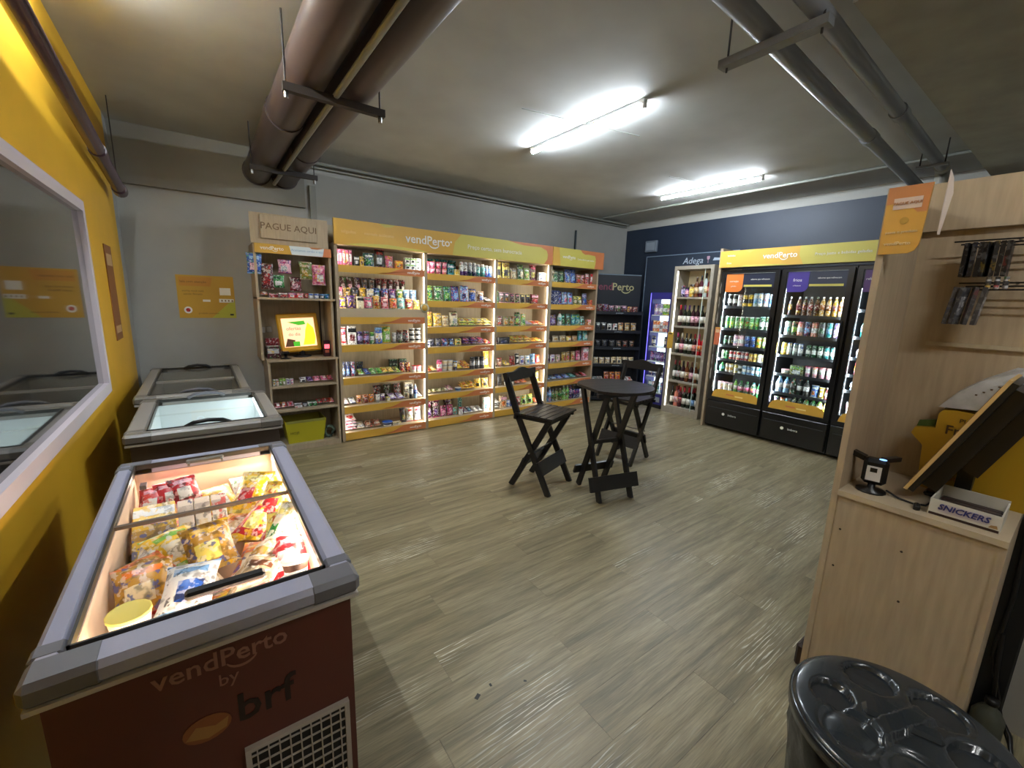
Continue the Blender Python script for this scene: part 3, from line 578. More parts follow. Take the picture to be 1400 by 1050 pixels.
# ---------------------------------------------------------------- display fridges on the navy wall (local x -> world -y, local y -> world +x)
R9 = -PI/2
FRB = mat('fridge_black', '0c0d10', .3, coat=.3); FRI = mat('fridge_interior', '1a1c20', .5); CLEDM = mat('cool_fill_led', (.85, .94, 1.0), emit=LED*1.1)
TRAY = mat('wire_shelf', '3a3c40', .4, .5)
def fridge(oy, w, label, door_col, door_txt, blob_w, levels):
    org = (5.47, oy, 0); D = .60; H = 2.07
    t = thing('display_fridge', label, 'fridge', org, R9, 'black glass-door drink fridges')
    b = MB().box(.002, .04, .03, .05, D, H).box(w-.05, .04, .03, w-.002, D, H).box(.05, D-.04, .03, w-.05, D, H).box(.05, .04, 2.02, w-.05, D-.04, H).box(.05, .04, .03, w-.05, D-.04, .40)
    b.build('cabinet', [FRB], t)
    MB().box(.051, D-.045, .40, w-.051, D-.041, 2.02).box(.051, .06, .401, .055, D-.05, 2.02).box(w-.055, .06, .401, w-.051, D-.05, 2.02).build('inner_liner', FRI, t)
    dr = MB().box(.01, 0, .39, .062, .038, 2.05).box(w-.062, 0, .39, w-.01, .038, 2.05).box(.062, 0, 2.025, w-.062, .038, 2.05).box(.062, 0, .39, w-.062, .038, .43).build('door', FRB, t)
    MB().box(w-.052, -.03, .9, w-.037, -.012, 1.5).box(w-.052, -.012, .92, w-.037, 0, .95).box(w-.052, -.012, 1.45, w-.037, 0, 1.48).build('handle', BLK, dr)
    MB().box(.062, .016, .43, w-.062, .022, 2.025).build('glass_pane', GLASS, dr)
    hp = MB().box(.064, .012, 1.855, w-.064, .0155, 2.023).build('header_print', mat('door_header_navy', '20263c', .4), dr)
    cm = {'o': mat('door_orange', 'e07c34', .45), 'p': mat('door_purple', '43308c', .4), 'm': mat('door_plum', '54306c', .4)}[door_col]
    a = .075; n = 10; pts = [(a, 1.80), (a+.15, 1.80)]+[(a+.15+.06*math.sin(PI/2*i/n), 1.86-.06*math.cos(PI/2*i/n)) for i in range(n+1)]+[(a+.21, 2.02), (a, 2.02)]
    bb = MB().prism(pts, .0095, .0118).build('badge_print', cm, dr)
    text(door_txt, .05 if len(door_txt) < 7 else .034, WHT, dr, tf(a+.10, .0088, 1.93)); text('geladas' if len(door_txt) > 6 else 'e frescos', .022, WHT, dr, tf(a+.10, .0088, 1.87))
    text('sabores que refrescam', .024, WHT, dr, tf(w*.68, .0105, 1.95))
    MB().box(w*.42, .0105, 1.862, w-.09, .0118, 1.886).build('yellow_line_print', YEL2, dr)
    pts = [(.064, .432), (w-.064, .432), (w-.064, .50), (w-.09, .528), (w-.16, .545)]+[(w-.16-(w-.36)*i/8, .545+.0*i) for i in range(1, 9)]+[(.14, .54), (.10, .52), (.08, .49)]
    fp = MB().prism(pts, .010, .0145).build('footer_print', YEL, dr)
    MB().box(w*.36, .0086, .478, w*.50, .0096, .495).build('orange_word_print', ORG, fp); MB().box(w*.52, .0086, .470, w*.66, .0096, .487).build('pale_word_print', mat('pale_gold', 'f4dc90', .5), fp)
    gp = MB().rbox(.012, -.0, .05, w-.012, .038, .375, .006).build('kick_panel', FRB, t)
    MB().box(.04, -.003, .285, w-.04, .0, .292).build('groove', mat('fridge_seam', '30343c', .4), gp)
    MB().lathe([(.018, 0), (.018, .002)], 16).build('badge_ring', WHT, gp, T(w*.36, -.0005, .22) @ FRONT)
    text('imbera', .038, WHT, gp, tf(w*.52, -.002, .22))
    for z in levels[:-1]:
        MB().box(.058, .07, z-.012, w-.058, D-.06, z-.002).build('wire_shelf', TRAY, t)
        MB().box(.058, .062, z-.02, w-.058, .069, z+.012).build('shelf_lip', TRAY, t)
    z = levels[-1]; MB().box(.058, .07, z-.012, w-.058, D-.06, z-.002).build('wire_shelf', TRAY, t)
    zz = .5
    while zz < 1.8: MB().box(.065, .026, zz, .068, .029, zz+.026).build('led_segment', mat('cool_led_dim', (.85, .94, 1.0), emit=.5), t); zz += .06
    for xx, sg_ in ((.066, -1), (w-.066, 1)): area('fridge_fill_lamp', (5.47+.055, oy-xx, 1.15), (.8, .6*sg_, 0), .008, 1.3, LAMP_FRIDGE, (.88, .95, 1))  # hidden area lamps added behind the door frame to brighten the drinks
    for xx in (.054, w-.060): MB().box(xx, .042, .5, xx+.006, .052, 1.84).build('led_strip', CLEDM, t)  # extra strips added out of sight behind the door frame, for brightness
    MB().box(.10, .07, 1.99, w-.10, .10, 2.005).build('top_fill_led', CLEDM, t)  # glowing bar added at the top to lift the light on the shelves
    return org
FL = [1.615, 1.335, 1.115, .935, .765, .50]
o1 = fridge(2.993, .713, 'black glass-door drink fridge with orange door badge, left of the row', 'o', 'cervejas', 0, FL)
for z, sp, nm, n in zip(FL, [
  'can black/white 2 .066 .16;can white/black/white 1 .066 .16;can yel/black 2 .066 .16;can white/lblue 3 .066 .17;can lblue/white/blue 1 .066 .16',
  'can green/white/lgreen 7 .055 .16;can dgreen/lteal/white 2 .062 .17',
  'can black/dgreen 2 .06 .125;can lpink/dred/white 2 .062 .15;can blue/lblue/navy 2 .062 .14;can yel/lgreen 1 .065 .14;can lgreen/white 1 .065 .14',
  'can white/green 1 .06 .12;can green/dgreen 1 .06 .12;can red/white 5 .055 .12;can yel/gold 2 .06 .11;can white/lyel 2 .06 .11',
  'bot green/dgreen/lteal 1 .075 .13;can white/gold 2 .055 .12;can lyel/white 1 .055 .12;can white/black 1 .055 .12;can lblue/white 3 .055 .12;can teal/white 1 .055 .12;can white/blue 1 .055 .12',
  'cup white/lpink/cream 3 .075 .13;bot lgreen/green/white 1 .06 .19;bot dgreen/green/pink 3 .085 .18;bot green/dgreen/white 1 .07 .18'], ['top', 'second', 'third', 'fourth', 'fifth', 'bottom'], range(6)):
    row(o1, R9, .075, .64, .11, z, sp, nm, 'left drink fridge', .24)
FL2 = [1.60, 1.395, 1.18, .965, .74, .50]
o2 = fridge(2.278, .703, 'black glass-door drink fridge with purple door badge, middle of the row', 'p', 'frios', 0, [1.53, 1.30, 1.07, .845, .62, .455])
for z, sp, nm in zip([1.53, 1.30, 1.07, .845, .62, .455], [
  'bot black/white/olive 1 .06 .22;gap .04;bot brown/white/dred 4 .07 .22;bot gold/white/amber 4 .07 .22',
  'can white/lteal 1 .066 .17;can dgreen/lgreen 1 .062 .17;can salmon/pink/white 1 .066 .17;can navy/lblue 1 .066 .17;can salmon/red/white 1 .066 .17;can dgrey/dgreen 1 .066 .17;can teal/lblue 1 .066 .17;can purple/blue/lav 1 .066 .17',
  'can yel/lyel 1 .066 .15;can silver/blue/white 3 .06 .15;gap .02;can dgreen/green/white 3 .062 .14;can teal/black/white 2 .066 .14',
  'gap .03;tub cream/lpink/white 1 .11 .06;box olive/lgreen/white 1 .17 .12;cup lpink/red/white 4 .075 .13',
  'bot lblue/lteal/white 2 .095 .20;bot dgreen/green/black 1 .085 .19;bot black/dgreen/white 2 .08 .19;bag blue/white/orange 1 .10 .14;bag yel/white 1 .08 .13;bot dred/white 1 .06 .14',
  'cup purple/white/lav 1 .075 .11;cup orange/dred/white 1 .075 .11;cup lteal/grey/teal 1 .09 .11;bot dgreen/green/glass 2 .07 .15;bot green/dgreen/olive 2 .08 .15;bot lgreen/green/white 1 .08 .15;bot lyel/yel 1 .05 .13'], ['top', 'second', 'third', 'fourth', 'fifth', 'bottom']):
    row(o2, R9, .075, .63, .11, z, sp, nm, 'middle drink fridge', .22)
o3 = fridge(1.571, .703, 'black glass-door drink fridge with plum badge, partly hidden by kiosk', 'm', 'refrigerantes', 0, FL)
for z, sp, nm in zip(FL, [
  'gap .04;bot lteal/green/teal 1 .08 .23;bot dgreen/white 1 .08 .2', 'bot teal/dgreen/lblue 1 .07 .19;bot white/green 1 .07 .15;bot lteal/green 1 .07 .2',
  'bot lblue/blue/white 1 .07 .13;cup lpink/pink/white 1 .08 .10;can red/white 1', 'box pink/red/white 1 .12 .13;can pink/white 1', 'bot lblue/yel/white 1 .07 .13;bot yel/white 1 .08 .12;can navy/lblue 1', 'cup white/black/lpink 1 .08 .15;bot lpink/black/white 2 .08 .20'], ['top', 'second', 'third', 'fourth', 'fifth', 'bottom']):
    row(o3, R9, .08, .36, .11, z, sp, nm, 'rightmost drink fridge', .22)
# header over the fridges
t = thing('fridge_header', 'long yellow sign board above the black drink fridges', 'sign', (5.44, 3.01, 2.10), R9)
hb = MB().box(0, 0, 0, 2.13, .03, .20).build('board', mat('sign_warm_yellow', 'd8aa46', .45), t)
blob(hb, [(.95, .001), (2.129, .001), (2.129, .199), (1.80, .199), (1.7, .17), (1.60, .199), (.90, .199), (.90, .10)], 0, YEL2); blob(hb, [(1.60, .199), (1.66, .178), (1.74, .170), (1.82, .178), (1.9, .199)], -.0012, ORG)
blob(hb, [(.30, .199), (.36, .165), (.42, .199)], 0, YEL2); blob(hb, [(.2, .001), (.85, .001), (.6, .02), (.35, .02)], 0, YEL2)
logo(.37, WHT, hb, tf(.70, -.002, .11), 'shop_name'); text('Preço justo e bebidas geladas', .042, WHT, hb, tf(1.30, -.0025, .10), 'slogan'); text('bebidas', .032, WHT, hb, tf(.14, -.001, .14), 'small_print'); text('frios', .032, WHT, hb, tf(.12, -.001, .05), 'small_print')
tag(MB().box(5.455, 2.997, 0, 6.0, 3.027, 2.34).build('partition_panel', WOOD), 'tall pale oak partition panel between wine cabinet and first drink fridge', 'panel')
tag(MB().box(5.47, .86, 2.075, 5.49, 2.99, 2.098).build('fridge_batten', BLK), 'thin black batten under the yellow fridge sign', 'batten')

# ---------------------------------------------------------------- dark wall panel, wine cabinet, energy fridge, black rack
t = thing('wall_panel', 'tall dark navy wall panel behind wine cabinet and slim cooler', 'panel', (6.0, 3.06, 0))
MB().box(0, 0, 0, .02, 1.51, 2.38).build('board', mat('panel_navy', '202c3c', .5), t); MB().box(-.006, 1.50, .05, 0, 1.512, 2.38).box(-.006, 0, 2.37, 0, 1.50, 2.382).build('edge_trim', mat('panel_edge', '6c7c8c', .5), t)
text('Adega', .13, mat('chalk_white', 'a8b4c0', .6), t, T(-.002, .68, 2.27) @ Matrix.Rotation(R9, 4, 'Z') @ FRONT, shear=.2)
MB().lathe([(.015, 0), (.004, .004), (.004, .04), (.022, .055), (.026, .08), (.022, .095)], 8).build('glass_drawing', mat('chalk_pink', 'a08090', .6), t, T(-.003, .44, 2.23) @ Matrix.Diagonal((.06, 1, 1, 1)))
MB().prism([(0, 0), (.12, .0), (.12, .03), (.02, .04)], -.001, 0).build('cloud_drawing', mat('chalk_white'), t, T(-.001, .37, 2.26) @ Matrix.Rotation(R9, 4, 'Z'))
OAKG = mat('grey_oak', '9a9284', .5, noise=.08, scale=6, stretch=(9, 9, 1))
ow = (5.66, 3.80, 0); w = .60; WL = [1.735, 1.32, .915, .505, .11]
t = thing('wine_cabinet', 'tall narrow grey oak wine cabinet lit inside', 'cabinet', ow, R9)
for a, b in ((0, .045), (w-.045, w)): MB().box(a, 0, 0, b, .33, 2.17).build('side_panel', OAKG, t)
MB().box(.045, .0, 2.12, w-.045, .33, 2.17).build('top_panel', OAKG, t); MB().box(.045, 0, 0, w-.045, .33, .085).build('plinth', OAKG, t)
MB().box(.045, .315, .085, w-.045, .33, 2.12).build('back_panel', mat('cabinet_back_cream', 'd8c8a0', .6), t)
for z in WL: MB().box(.045, .01, z-.025, w-.045, .315, z).build('shelf', OAKG, t)
MB().box(.047, .004, .10, .062, .014, 2.10).build('led_strip', mat('led_strip_bright', (1, .95, .8), emit=LED*.45), t)
MB().box(.47, .003, .09, .478, .008, 2.12).build('glass_edge', mat('glass_edge', 'c8d8d0', .2), t)
MB().box(.0, -.012, .98, .09, -.002, 1.22).box(.02, -.0125, 1.19, .07, -.012, 1.205, 1).build('yellow_tag', [mat('tag_gold', 'c09838', .5), BLK], t)
for z, sp, nm in zip(WL, ['jar dpur/navy/lav 1 .08 .16;jar purple/black/lpink 1 .08 .14;jar gold/dbrown/lyel 1 .09 .18;wine brown/dbrown/beige 1 .08 .28;wine maroon/black/white 1 .08 .30;wine clear/black/cream 1 .07 .33;wine dred/black/salmon 1 .08 .30',
   'wine wine/red/white 1;wine glass/purple/white 2;wine wine/black/lpink 2;wine glass/dgrey/white 1;wine wine/black/white 1',
   'wine glass/mag/white 1;wine wine/white/lpink 1;wine glass/black/white 2;wine wine/red/salmon 1;wine red/pink/orange 2',
   'wine glass/dred/lgrey 2;wine wine/black/white 1;wine brown/dred/beige 1;wine wine/brown/lpink 1;wine brown/beige/white 1;wine glass/black/white 1',
   'wine glass/black/white 1;wine salmon/dred/lpink 1;wine maroon/red/dred 1;wine glass/red/white 2;wine glass/dred/lblue 1;wine glass/black/white 1'], ['top', 'second', 'third', 'fourth', 'bottom']):
    row(ow, R9, .075, .545, .09, z+.001, sp, nm, 'wine cabinet', .33)
row(ow, R9, .10, .54, .20, .111, 'wine lpink/dred/white 2;wine glass/red/black 2;wine wine/red/white 1', 'bottom', 'wine cabinet back row', .33)
oe = (5.73, 4.22, 0); w = .37
t = thing('slim_cooler', 'slim blue-edged glowing cooler of energy drinks beside the wine cabinet', 'fridge', oe, R9)
PURP = mat('cooler_indigo', '2c2a78', .35)
MB().box(0, 0, .06, .035, .25, 1.80).box(w-.02, 0, .06, w, .25, 1.80).box(.035, 0, 1.70, w-.02, .25, 1.80).box(.035, 0, .06, w-.02, .25, .22).box(.035, .235, .22, w-.02, .25, 1.70).build('cabinet', PURP, t)
MB().box(.036, .228, .22, w-.021, .234, 1.70).build('light_panel', mat('cooler_backlight', (.80, .92, 1.0), emit=.42), t)
MB().box(.0, -.004, .08, .008, 0, 1.79).build('blue_led_edge', mat('blue_led', (.16, .14, 1.0), emit=.7), t)
MB().box(.02, 0, 0, w-.02, .24, .06).build('plinth', BLK, t); MB().box(.05, -.003, .10, w-.04, 0, .18).build('grille', mat('cooler_grille', '9098a0', .5), t)
EL = [1.46, 1.20, .97, .74, .50, .25]
for z in EL: MB().box(.036, .01, z-.014, w-.021, .226, z).build('shelf', mat('cooler_shelf', 'dce4e8', .4), t)
for z, sp, nm in zip(EL, ['can lav/purple/white 2 .07 .17;can lgreen/yel/white 2 .07 .17', 'can orange/yel/white 2 .07 .17;can white/grey 1 .06 .15;can salmon/red/white 2 .07 .17', 'can navy/black/white 1 .06 .16;gap .12;can navy/black/white 1 .06 .16', 'can purple/navy/lav 5 .055 .15', 'can navy/purple/white 5 .055 .15', 'can white/teal 3 .06 .16;can lblue/navy/white 1 .06 .16'], ['top', 'second', 'third', 'fourth', 'fifth', 'bottom']):
    row(oe, R9, .04, .345, .06, z+.001, sp, nm, 'slim cooler', .2)
# black corner rack, turned across the corner
ra = math.radians(-30.4); ob = (5.235, 4.985, 0); w = .80
BR = mat('rack_navy_black', '141a24', .5); BRS = mat('rack_shelf_black', '1c2028', .4)
t = thing('corner_rack', 'black corner rack with shop name across its top', 'rack', ob, ra)
bp = MB().box(0, 0, 0, w, .02, 2.08).build('back_board', BR, t); MB().box(0, -.002, 2.07, w, 0, 2.085).build('edge_trim', mat('panel_edge'), t)
text('vend', .165, mat('logo_plum', '7a3048', .5), bp, tf(.17, -.002, 1.88), 'shop_name', bold=.012)
me = text('Perto', .165, mat('logo_cream', 'b8b080', .5), bp, tf(.50, -.002, 1.88), 'shop_name', bold=.012, smile=True)
RL = [1.47, 1.17, .90, .62, .33, .06]
for z in RL:
    sh = MB().box(.02, -.21, z-.018, w-.02, 0, z).build('shelf', BRS, t); MB().box(.02, -.216, z-.03, w-.02, -.21, z+.02).build('shelf_lip', BRS, sh)
    text('promoção', .03, mat('chalk_white'), sh, tf(.40, -.2175, z-.006))
for a in (.0, w-.02): MB().box(a, -.2, 0, a+.02, 0, 1.5).build('side_panel', BR, t)
for z, sp, nm in zip(RL, ['bag dred/maroon 2 .10 .13;bag maroon/lpink/brown 3 .10 .11;bag dred/brown 2 .09 .10', 'bag dgrey/white/black 2 .08 .13;bag white/grey/black 2 .08 .12;bag gold/dgrey/cream 3 .09 .14', 'bag black/dgrey 3 .10 .12;bag black/brown 3 .09 .11', 'bag beige/white/cream 3 .09 .11;bag cream/gold/dgrey 4 .09 .12', 'pk white/grey 2 .10;bag orange/brown/red 3 .10 .16;pk white/red 2 .10', 'bag black/dgrey 3 .12 .14'], ['top', 'second', 'third', 'fourth', 'fifth', 'bottom']):
    row(ob, ra, .04, .74, -.14, z+.001, sp, nm, 'black corner rack', .2)

# ---------------------------------------------------------------- pay-here kiosk (left)
ok_ = (.44, 4.735, 0)
t = thing('payment_kiosk', 'oak self-checkout kiosk with pay-here sign beside the chest freezers', 'kiosk', ok_)
MB().box(0, .0, .96, .022, .375, 2.06).build('side_panel', WOOD, t); MB().box(.66, 0, .96, .682, .375, 2.06).build('side_panel', WOOD, t)
MB().box(.022, .355, .96, .66, .375, 2.06).build('back_panel', WOODD, t)
MB().box(-.012, -.015, 2.06, .66, .005, 2.33).build('top_board', WOOD, t)
pl = MB().rbox(.07, -.035, 2.105, .555, -.0155, 2.315, .003).build('sign_plate', WOOD, t); text('PAGUE AQUI', .083, BRN, pl, tf(.312, -.0355, 2.215), bold=.006)
hs = MB().box(.01, -.03, 1.975, .68, 0, 2.058).build('header_strip', YEL, t)
blob(hs, [(.32, 1.976), (.60, 1.976), (.62, 2.057), (.30, 2.057)], -.03, mat('print_pale_blue', 'dce6ea', .5)); blob(hs, [(.60, 1.976), (.679, 1.976), (.679, 2.057), (.48, 2.057), (.50, 2.044), (.55, 2.042), (.615, 2.057)], -.0305, ORG)
logo(.2, WHT, hs, tf(.155, -.032, 2.02), 'shop_name'); text('Aceitamos cartão e app', .03, mat('print_blue', '90b4cc', .5), hs, tf(.46, -.0322, 2.02), 'slogan')
MB().box(.0, -.03, 1.545, .70, .355, 1.565).build('shelf', WOOD, t)
MB().box(.04, -.035, .94, .70, .375, .96).build('counter_top', WOOD, t)
for a in (.045, .675): MB().box(a, -.02, 0, a+.02, .375, .94).build('cabinet_side', WOOD, t)
MB().box(.065, .355, .0, .675, .375, .94).build('cabinet_back', WOODD, t)
for z in (.69, .44): MB().box(.065, -.018, z-.022, .675, .355, z).build('shelf', WOOD, t)
MB().box(.065, -.015, 0, .675, .0, .055).build('plinth', WOOD, t); MB().box(.065, .0, .04, .675, .355, .055).build('bottom_panel', WOODD, t)
for q, (a, z) in enumerate(((.035, 1.20), (.095, 1.205))): MB().rbox(a, .345, z, a+.05, .3549, z+.06, .004).build('sticker', mat('sticker_white', 'c8c4bc', .5), t)
MB().box(.618, .34, .98, .628, .354, 1.54).build('cable', BLK, t)
o = ok_
row(o, 0, .03, .66, .04, 1.5655, 'pk red/brown/white 1 .08;box dred/lpink/red 1 .09 .04;box maroon/white/red 1 .09 .05;box red/lpink/white 2 .08 .05;box dred/red 1 .04 .05;box lgrey/blue/white 2 .05 .05;box navy/lblue/white 1 .06 .05;box teal/blue 1 .05 .05', 'upper', 'pay-here kiosk', .1)
row(o, 0, .08, .66, .06, .691, 'box white/olive/gold 2 .035 .06;box olive/lgreen/white 2 .04 .07;box white/lav/purple 2 .045 .06;gap .08;bag white/dbrown/black 1 .10 .06;pk purple/lav 1 .09;pk pink/lpink 2 .10;pk red/pink 1 .08', 'lower', 'pay-here kiosk', .1)
row(o, 0, .08, .66, .06, .441, 'pk red/lpink/white 2 .08;pk lpink/red 1 .08;box white/black/lgrey 1 .10 .04;box dgrey/lgrey 1 .06 .04;box dgreen/white/green 2 .06 .05;pk red/dgreen 2 .08;pk red/lpink 1 .07', 'bottom', 'pay-here kiosk', .1)
for i, (x, z, c, wd, h, lb) in enumerate(((-.02, 1.78, 'blue/lblue/lpink', .13, .19, 'blue and pink sweets bag hanging at the left of the kiosk'), (.16, 1.66, 'green/dgreen/white', .13, .12, 'green sweets bag hanging in the kiosk'), (.24, 1.80, 'lpink/mag/white', .12, .13, 'white and pink sweets bag hanging behind the green one in kiosk'),
      (.42, 1.75, 'olive/beige/gold', .12, .17, 'olive sweets bag hanging in the middle of the kiosk'), (.54, 1.70, 'pink/lpink/white', .13, .20, 'pink sweets bag hanging at the right of the kiosk'), (.33, 1.63, 'dred/maroon/lpink', .11, .14, 'dark red sweets bag hanging low in the kiosk'), (.08, 1.64, 'maroon/brown/dred', .11, .24, 'brown-red sweets bag hanging left of the green one'))):
    cs = c.split('/'); yy = ok_[1]+.02+.02*(i % 3); q = place('bag', cs, wd, h, .04, (ok_[0]+x+wd*.2, yy, z), 0, lb, 'sweets bags hanging in the kiosk', 0, i)
    MB().tube([(0, .015, h-.012), (0, ok_[1]+.353-yy, h-.012)], .0025, 6).build('hook', STEEL, q)
# tilted payment monitor
t = thing('payment_monitor', 'yellow-framed touch screen leaning back on the kiosk counter', 'monitor', (.83, 4.86, .9605))
mt = bpy.data.objects.new('screen_head', MB().rbox(-.195, 0, .06, .195, .03, .46, .012).mesh('screen_head', mat('monitor_yellow', 'e0a820', .4))); COL.objects.link(mt); mt.parent = t; mt.rotation_euler = (-.24, -.05, .0)
SC = lambda n, c=None, e=1.0: MATS.get('screen_'+n) or mat('screen_'+n, c, emit=e*.3)
MB().box(-.155, -.002, .11, .155, -.0005, .41).build('screen', SC('peach', 'f8b890', 1.3), mt)
MB().prism([(.02, .125), (.13, .125), (.15, .2), (.14, .3), (.09, .36), (.06, .28), (.045, .2)], -.003, -.0021).build('banana_picture', SC('yellow', 'e8d020', 1.2), mt)
MB().prism([(-.10, .37), (-.02, .375), (.06, .38), (.07, .34), (.0, .335)], -.003, -.0021).build('leaf_picture', SC('green', '40a820', .8), mt)
MB().prism([(-.15, .115), (-.06, .115), (-.05, .18), (-.12, .2)], -.003, -.0021).build('photo_picture', SC('dark', '503018', .5), mt); MB().prism([(-.07, .115), (-.01, .115), (-.01, .165), (-.07, .165)], -.0036, -.0031).build('lime_picture', SC('green'), mt)
text('ofertas', .05, SC('rose', 'd86848', .9), mt, tf(-.05, -.0035, .30)); text('do dia', .045, SC('rose'), mt, tf(-.05, -.0035, .24))
MB().lathe([(.09, 0), (.09, .012), (.03, .02), (.028, .09)], 16).build('stand', BLK, t, T(.0, .05, 0))
t = thing('card_reader', 'card reader with glowing red display right of the kiosk screen', 'card reader', (1.055, 4.80, .9605))
MB().rbox(-.035, 0, 0, .035, .05, .17, .008).build('housing', mat('reader_plum', '3c1420', .4), t); MB().box(-.025, -.002, .085, .025, 0, .13).build('display', mat('reader_glow', (1.0, .12, .16), emit=.5), t); MB().box(-.02, -.002, .04, .02, 0, .07).build('keypad', mat('reader_keys', 'c86a50', .5), t)
t = thing('gum_display', 'small dark gum display box on the kiosk counter left of screen', 'box', (.555, 4.83, .9605))
MB().rbox(-.06, 0, 0, .07, .10, .12, .004).build('box', pm('maroon'), t); MB().rbox(-.06, .02, .13, .06, .10, .20, .004).build('backcard', pm('dred'), t); MB().box(-.05, -.001, .05, .05, 0, .10).build('print', pm('lgrey'), t); MB().box(-.05, .03, .12, .05, .09, .13).build('packets', pm('white'), t)
t = thing('barcode_scanner', 'black barcode scanner on kiosk counter beside the gum display', 'scanner', (.655, 4.77, .9605))
MB().lathe([(.05, 0), (.05, .008), (.015, .014), (.014, .05)], 14).build('stand', BLK, t); MB().rbox(-.035, -.04, .045, .035, .05, .075, .01).build('head', BLK, t)
# basket
t = thing('shopping_basket', 'yellow plastic shopping basket in the bottom of the kiosk', 'basket', (.80, 4.92, .056))
b = MB(); x0, x1, y0, y1, H = -.17, .17, -.13, .13, .24; k = 1.18
def quad(a, b_, c_, d_, th): pass
v = [(x0,y0,0),(x1,y0,0),(x1,y1,0),(x0,y1,0)]+[(x*k, y*k, H) for x, y in ((x0,y0),(x1,y0),(x1,y1),(x0,y1))]
vi = [(x*.96, y*.96, .01 if z == 0 else z) for x, y, z in v]
b.add(v+vi, [(3,2,1,0),(0,1,5,4),(1,2,6,5),(2,3,7,6),(3,0,4,7),(8,9,10,11),(12,13,9,8),(13,14,10,9),(14,15,11,10),(15,12,8,11),(4,5,13,12),(5,6,14,13),(6,7,15,14),(7,4,12,15)])
bs = b.build('basket_shell', mat('basket_yellow', 'b0a81c', .5), t)
MB().box(x0*1.1, y0*1.2, H-.02, x1*1.1, y0*1.16, H+.006).build('rim', mat('basket_rim', '8c8a40', .5), t)
for q in range(2): text('OFERTA' if q else 'HOJE', .038, mat('basket_print', '4a4a18', .6), bs, T(.09 if q else -.11, y0*1.09, .13 if q else .11) @ Matrix.Rotation(.10, 4, 'X') @ FRONT)
t = thing('tape_roll', 'grey-green coiled strap beside the yellow basket in the kiosk', 'strap', (1.04, 4.83, .056))
pts = [(.05*math.cos(a)*(1-.02*i), .0, .07+.06*math.sin(a)) for i, a in enumerate([q*PI/6 for q in range(13)])]
MB().tube(pts, .016, 8).build('coil', mat('strap_greygreen', '56685c', .5), t)
# posters and notice
t = thing('wall_notice', 'yellow printed notice on the grey wall above the far freezer', 'notice', (-.165, BY-.004, 1.35))
sh = MB().box(0, 0, 0, .45, .004, .40).build('sheet', mat('notice_yellow', 'c89c30', .5), t)
blob(sh, [(.25, .001), (.449, .001), (.449, .17), (.40, .15), (.32, .07)], 0, mat('notice_lime', 'b8b83c', .5))
blob(sh, [(.02, .30), (.26, .30), (.28, .385), (.02, .385)], 0, mat('notice_orange', 'c88c2c', .5))
text('leia com atenção', .03, mat('notice_print', '7a5a20', .6), sh, tf(.13, -.002, .34)); text('sorria você está', .026, mat('notice_print'), sh, tf(.12, -.002, .255)); text('sendo filmado', .026, mat('notice_print'), sh, tf(.12, -.002, .225))
for a, c_, ww, hh in ((.33, .22, .09, .07), (.32, .15, .12, .035), (.19, .155, .06, .02)): MB().box(a, -.0012, c_, a+ww, 0, c_+hh).build('white_field_print', WHT, sh)
for q in range(4): MB().box(.338+.028*q, -.0018, .16, .348+.028*q, -.0012, .176).build('icon_print', mat('notice_print'), sh)
MB().lathe([(.032, 0), (.032, .001)], 16).build('no_entry_print', WHT, sh, T(.07, -.0005, .075) @ FRONT); MB().lathe([(.018, 0), (.018, .001)], 12).build('no_entry_mark_print', pm('red'), sh, T(.07, -.0018, .075) @ FRONT)
text('proibido consumir', .022, mat('notice_print'), sh, tf(.23, -.002, .045)); MB().box(.40, -.002, .025, .43, -.0012, .04).build('corner_print', BLK, sh)

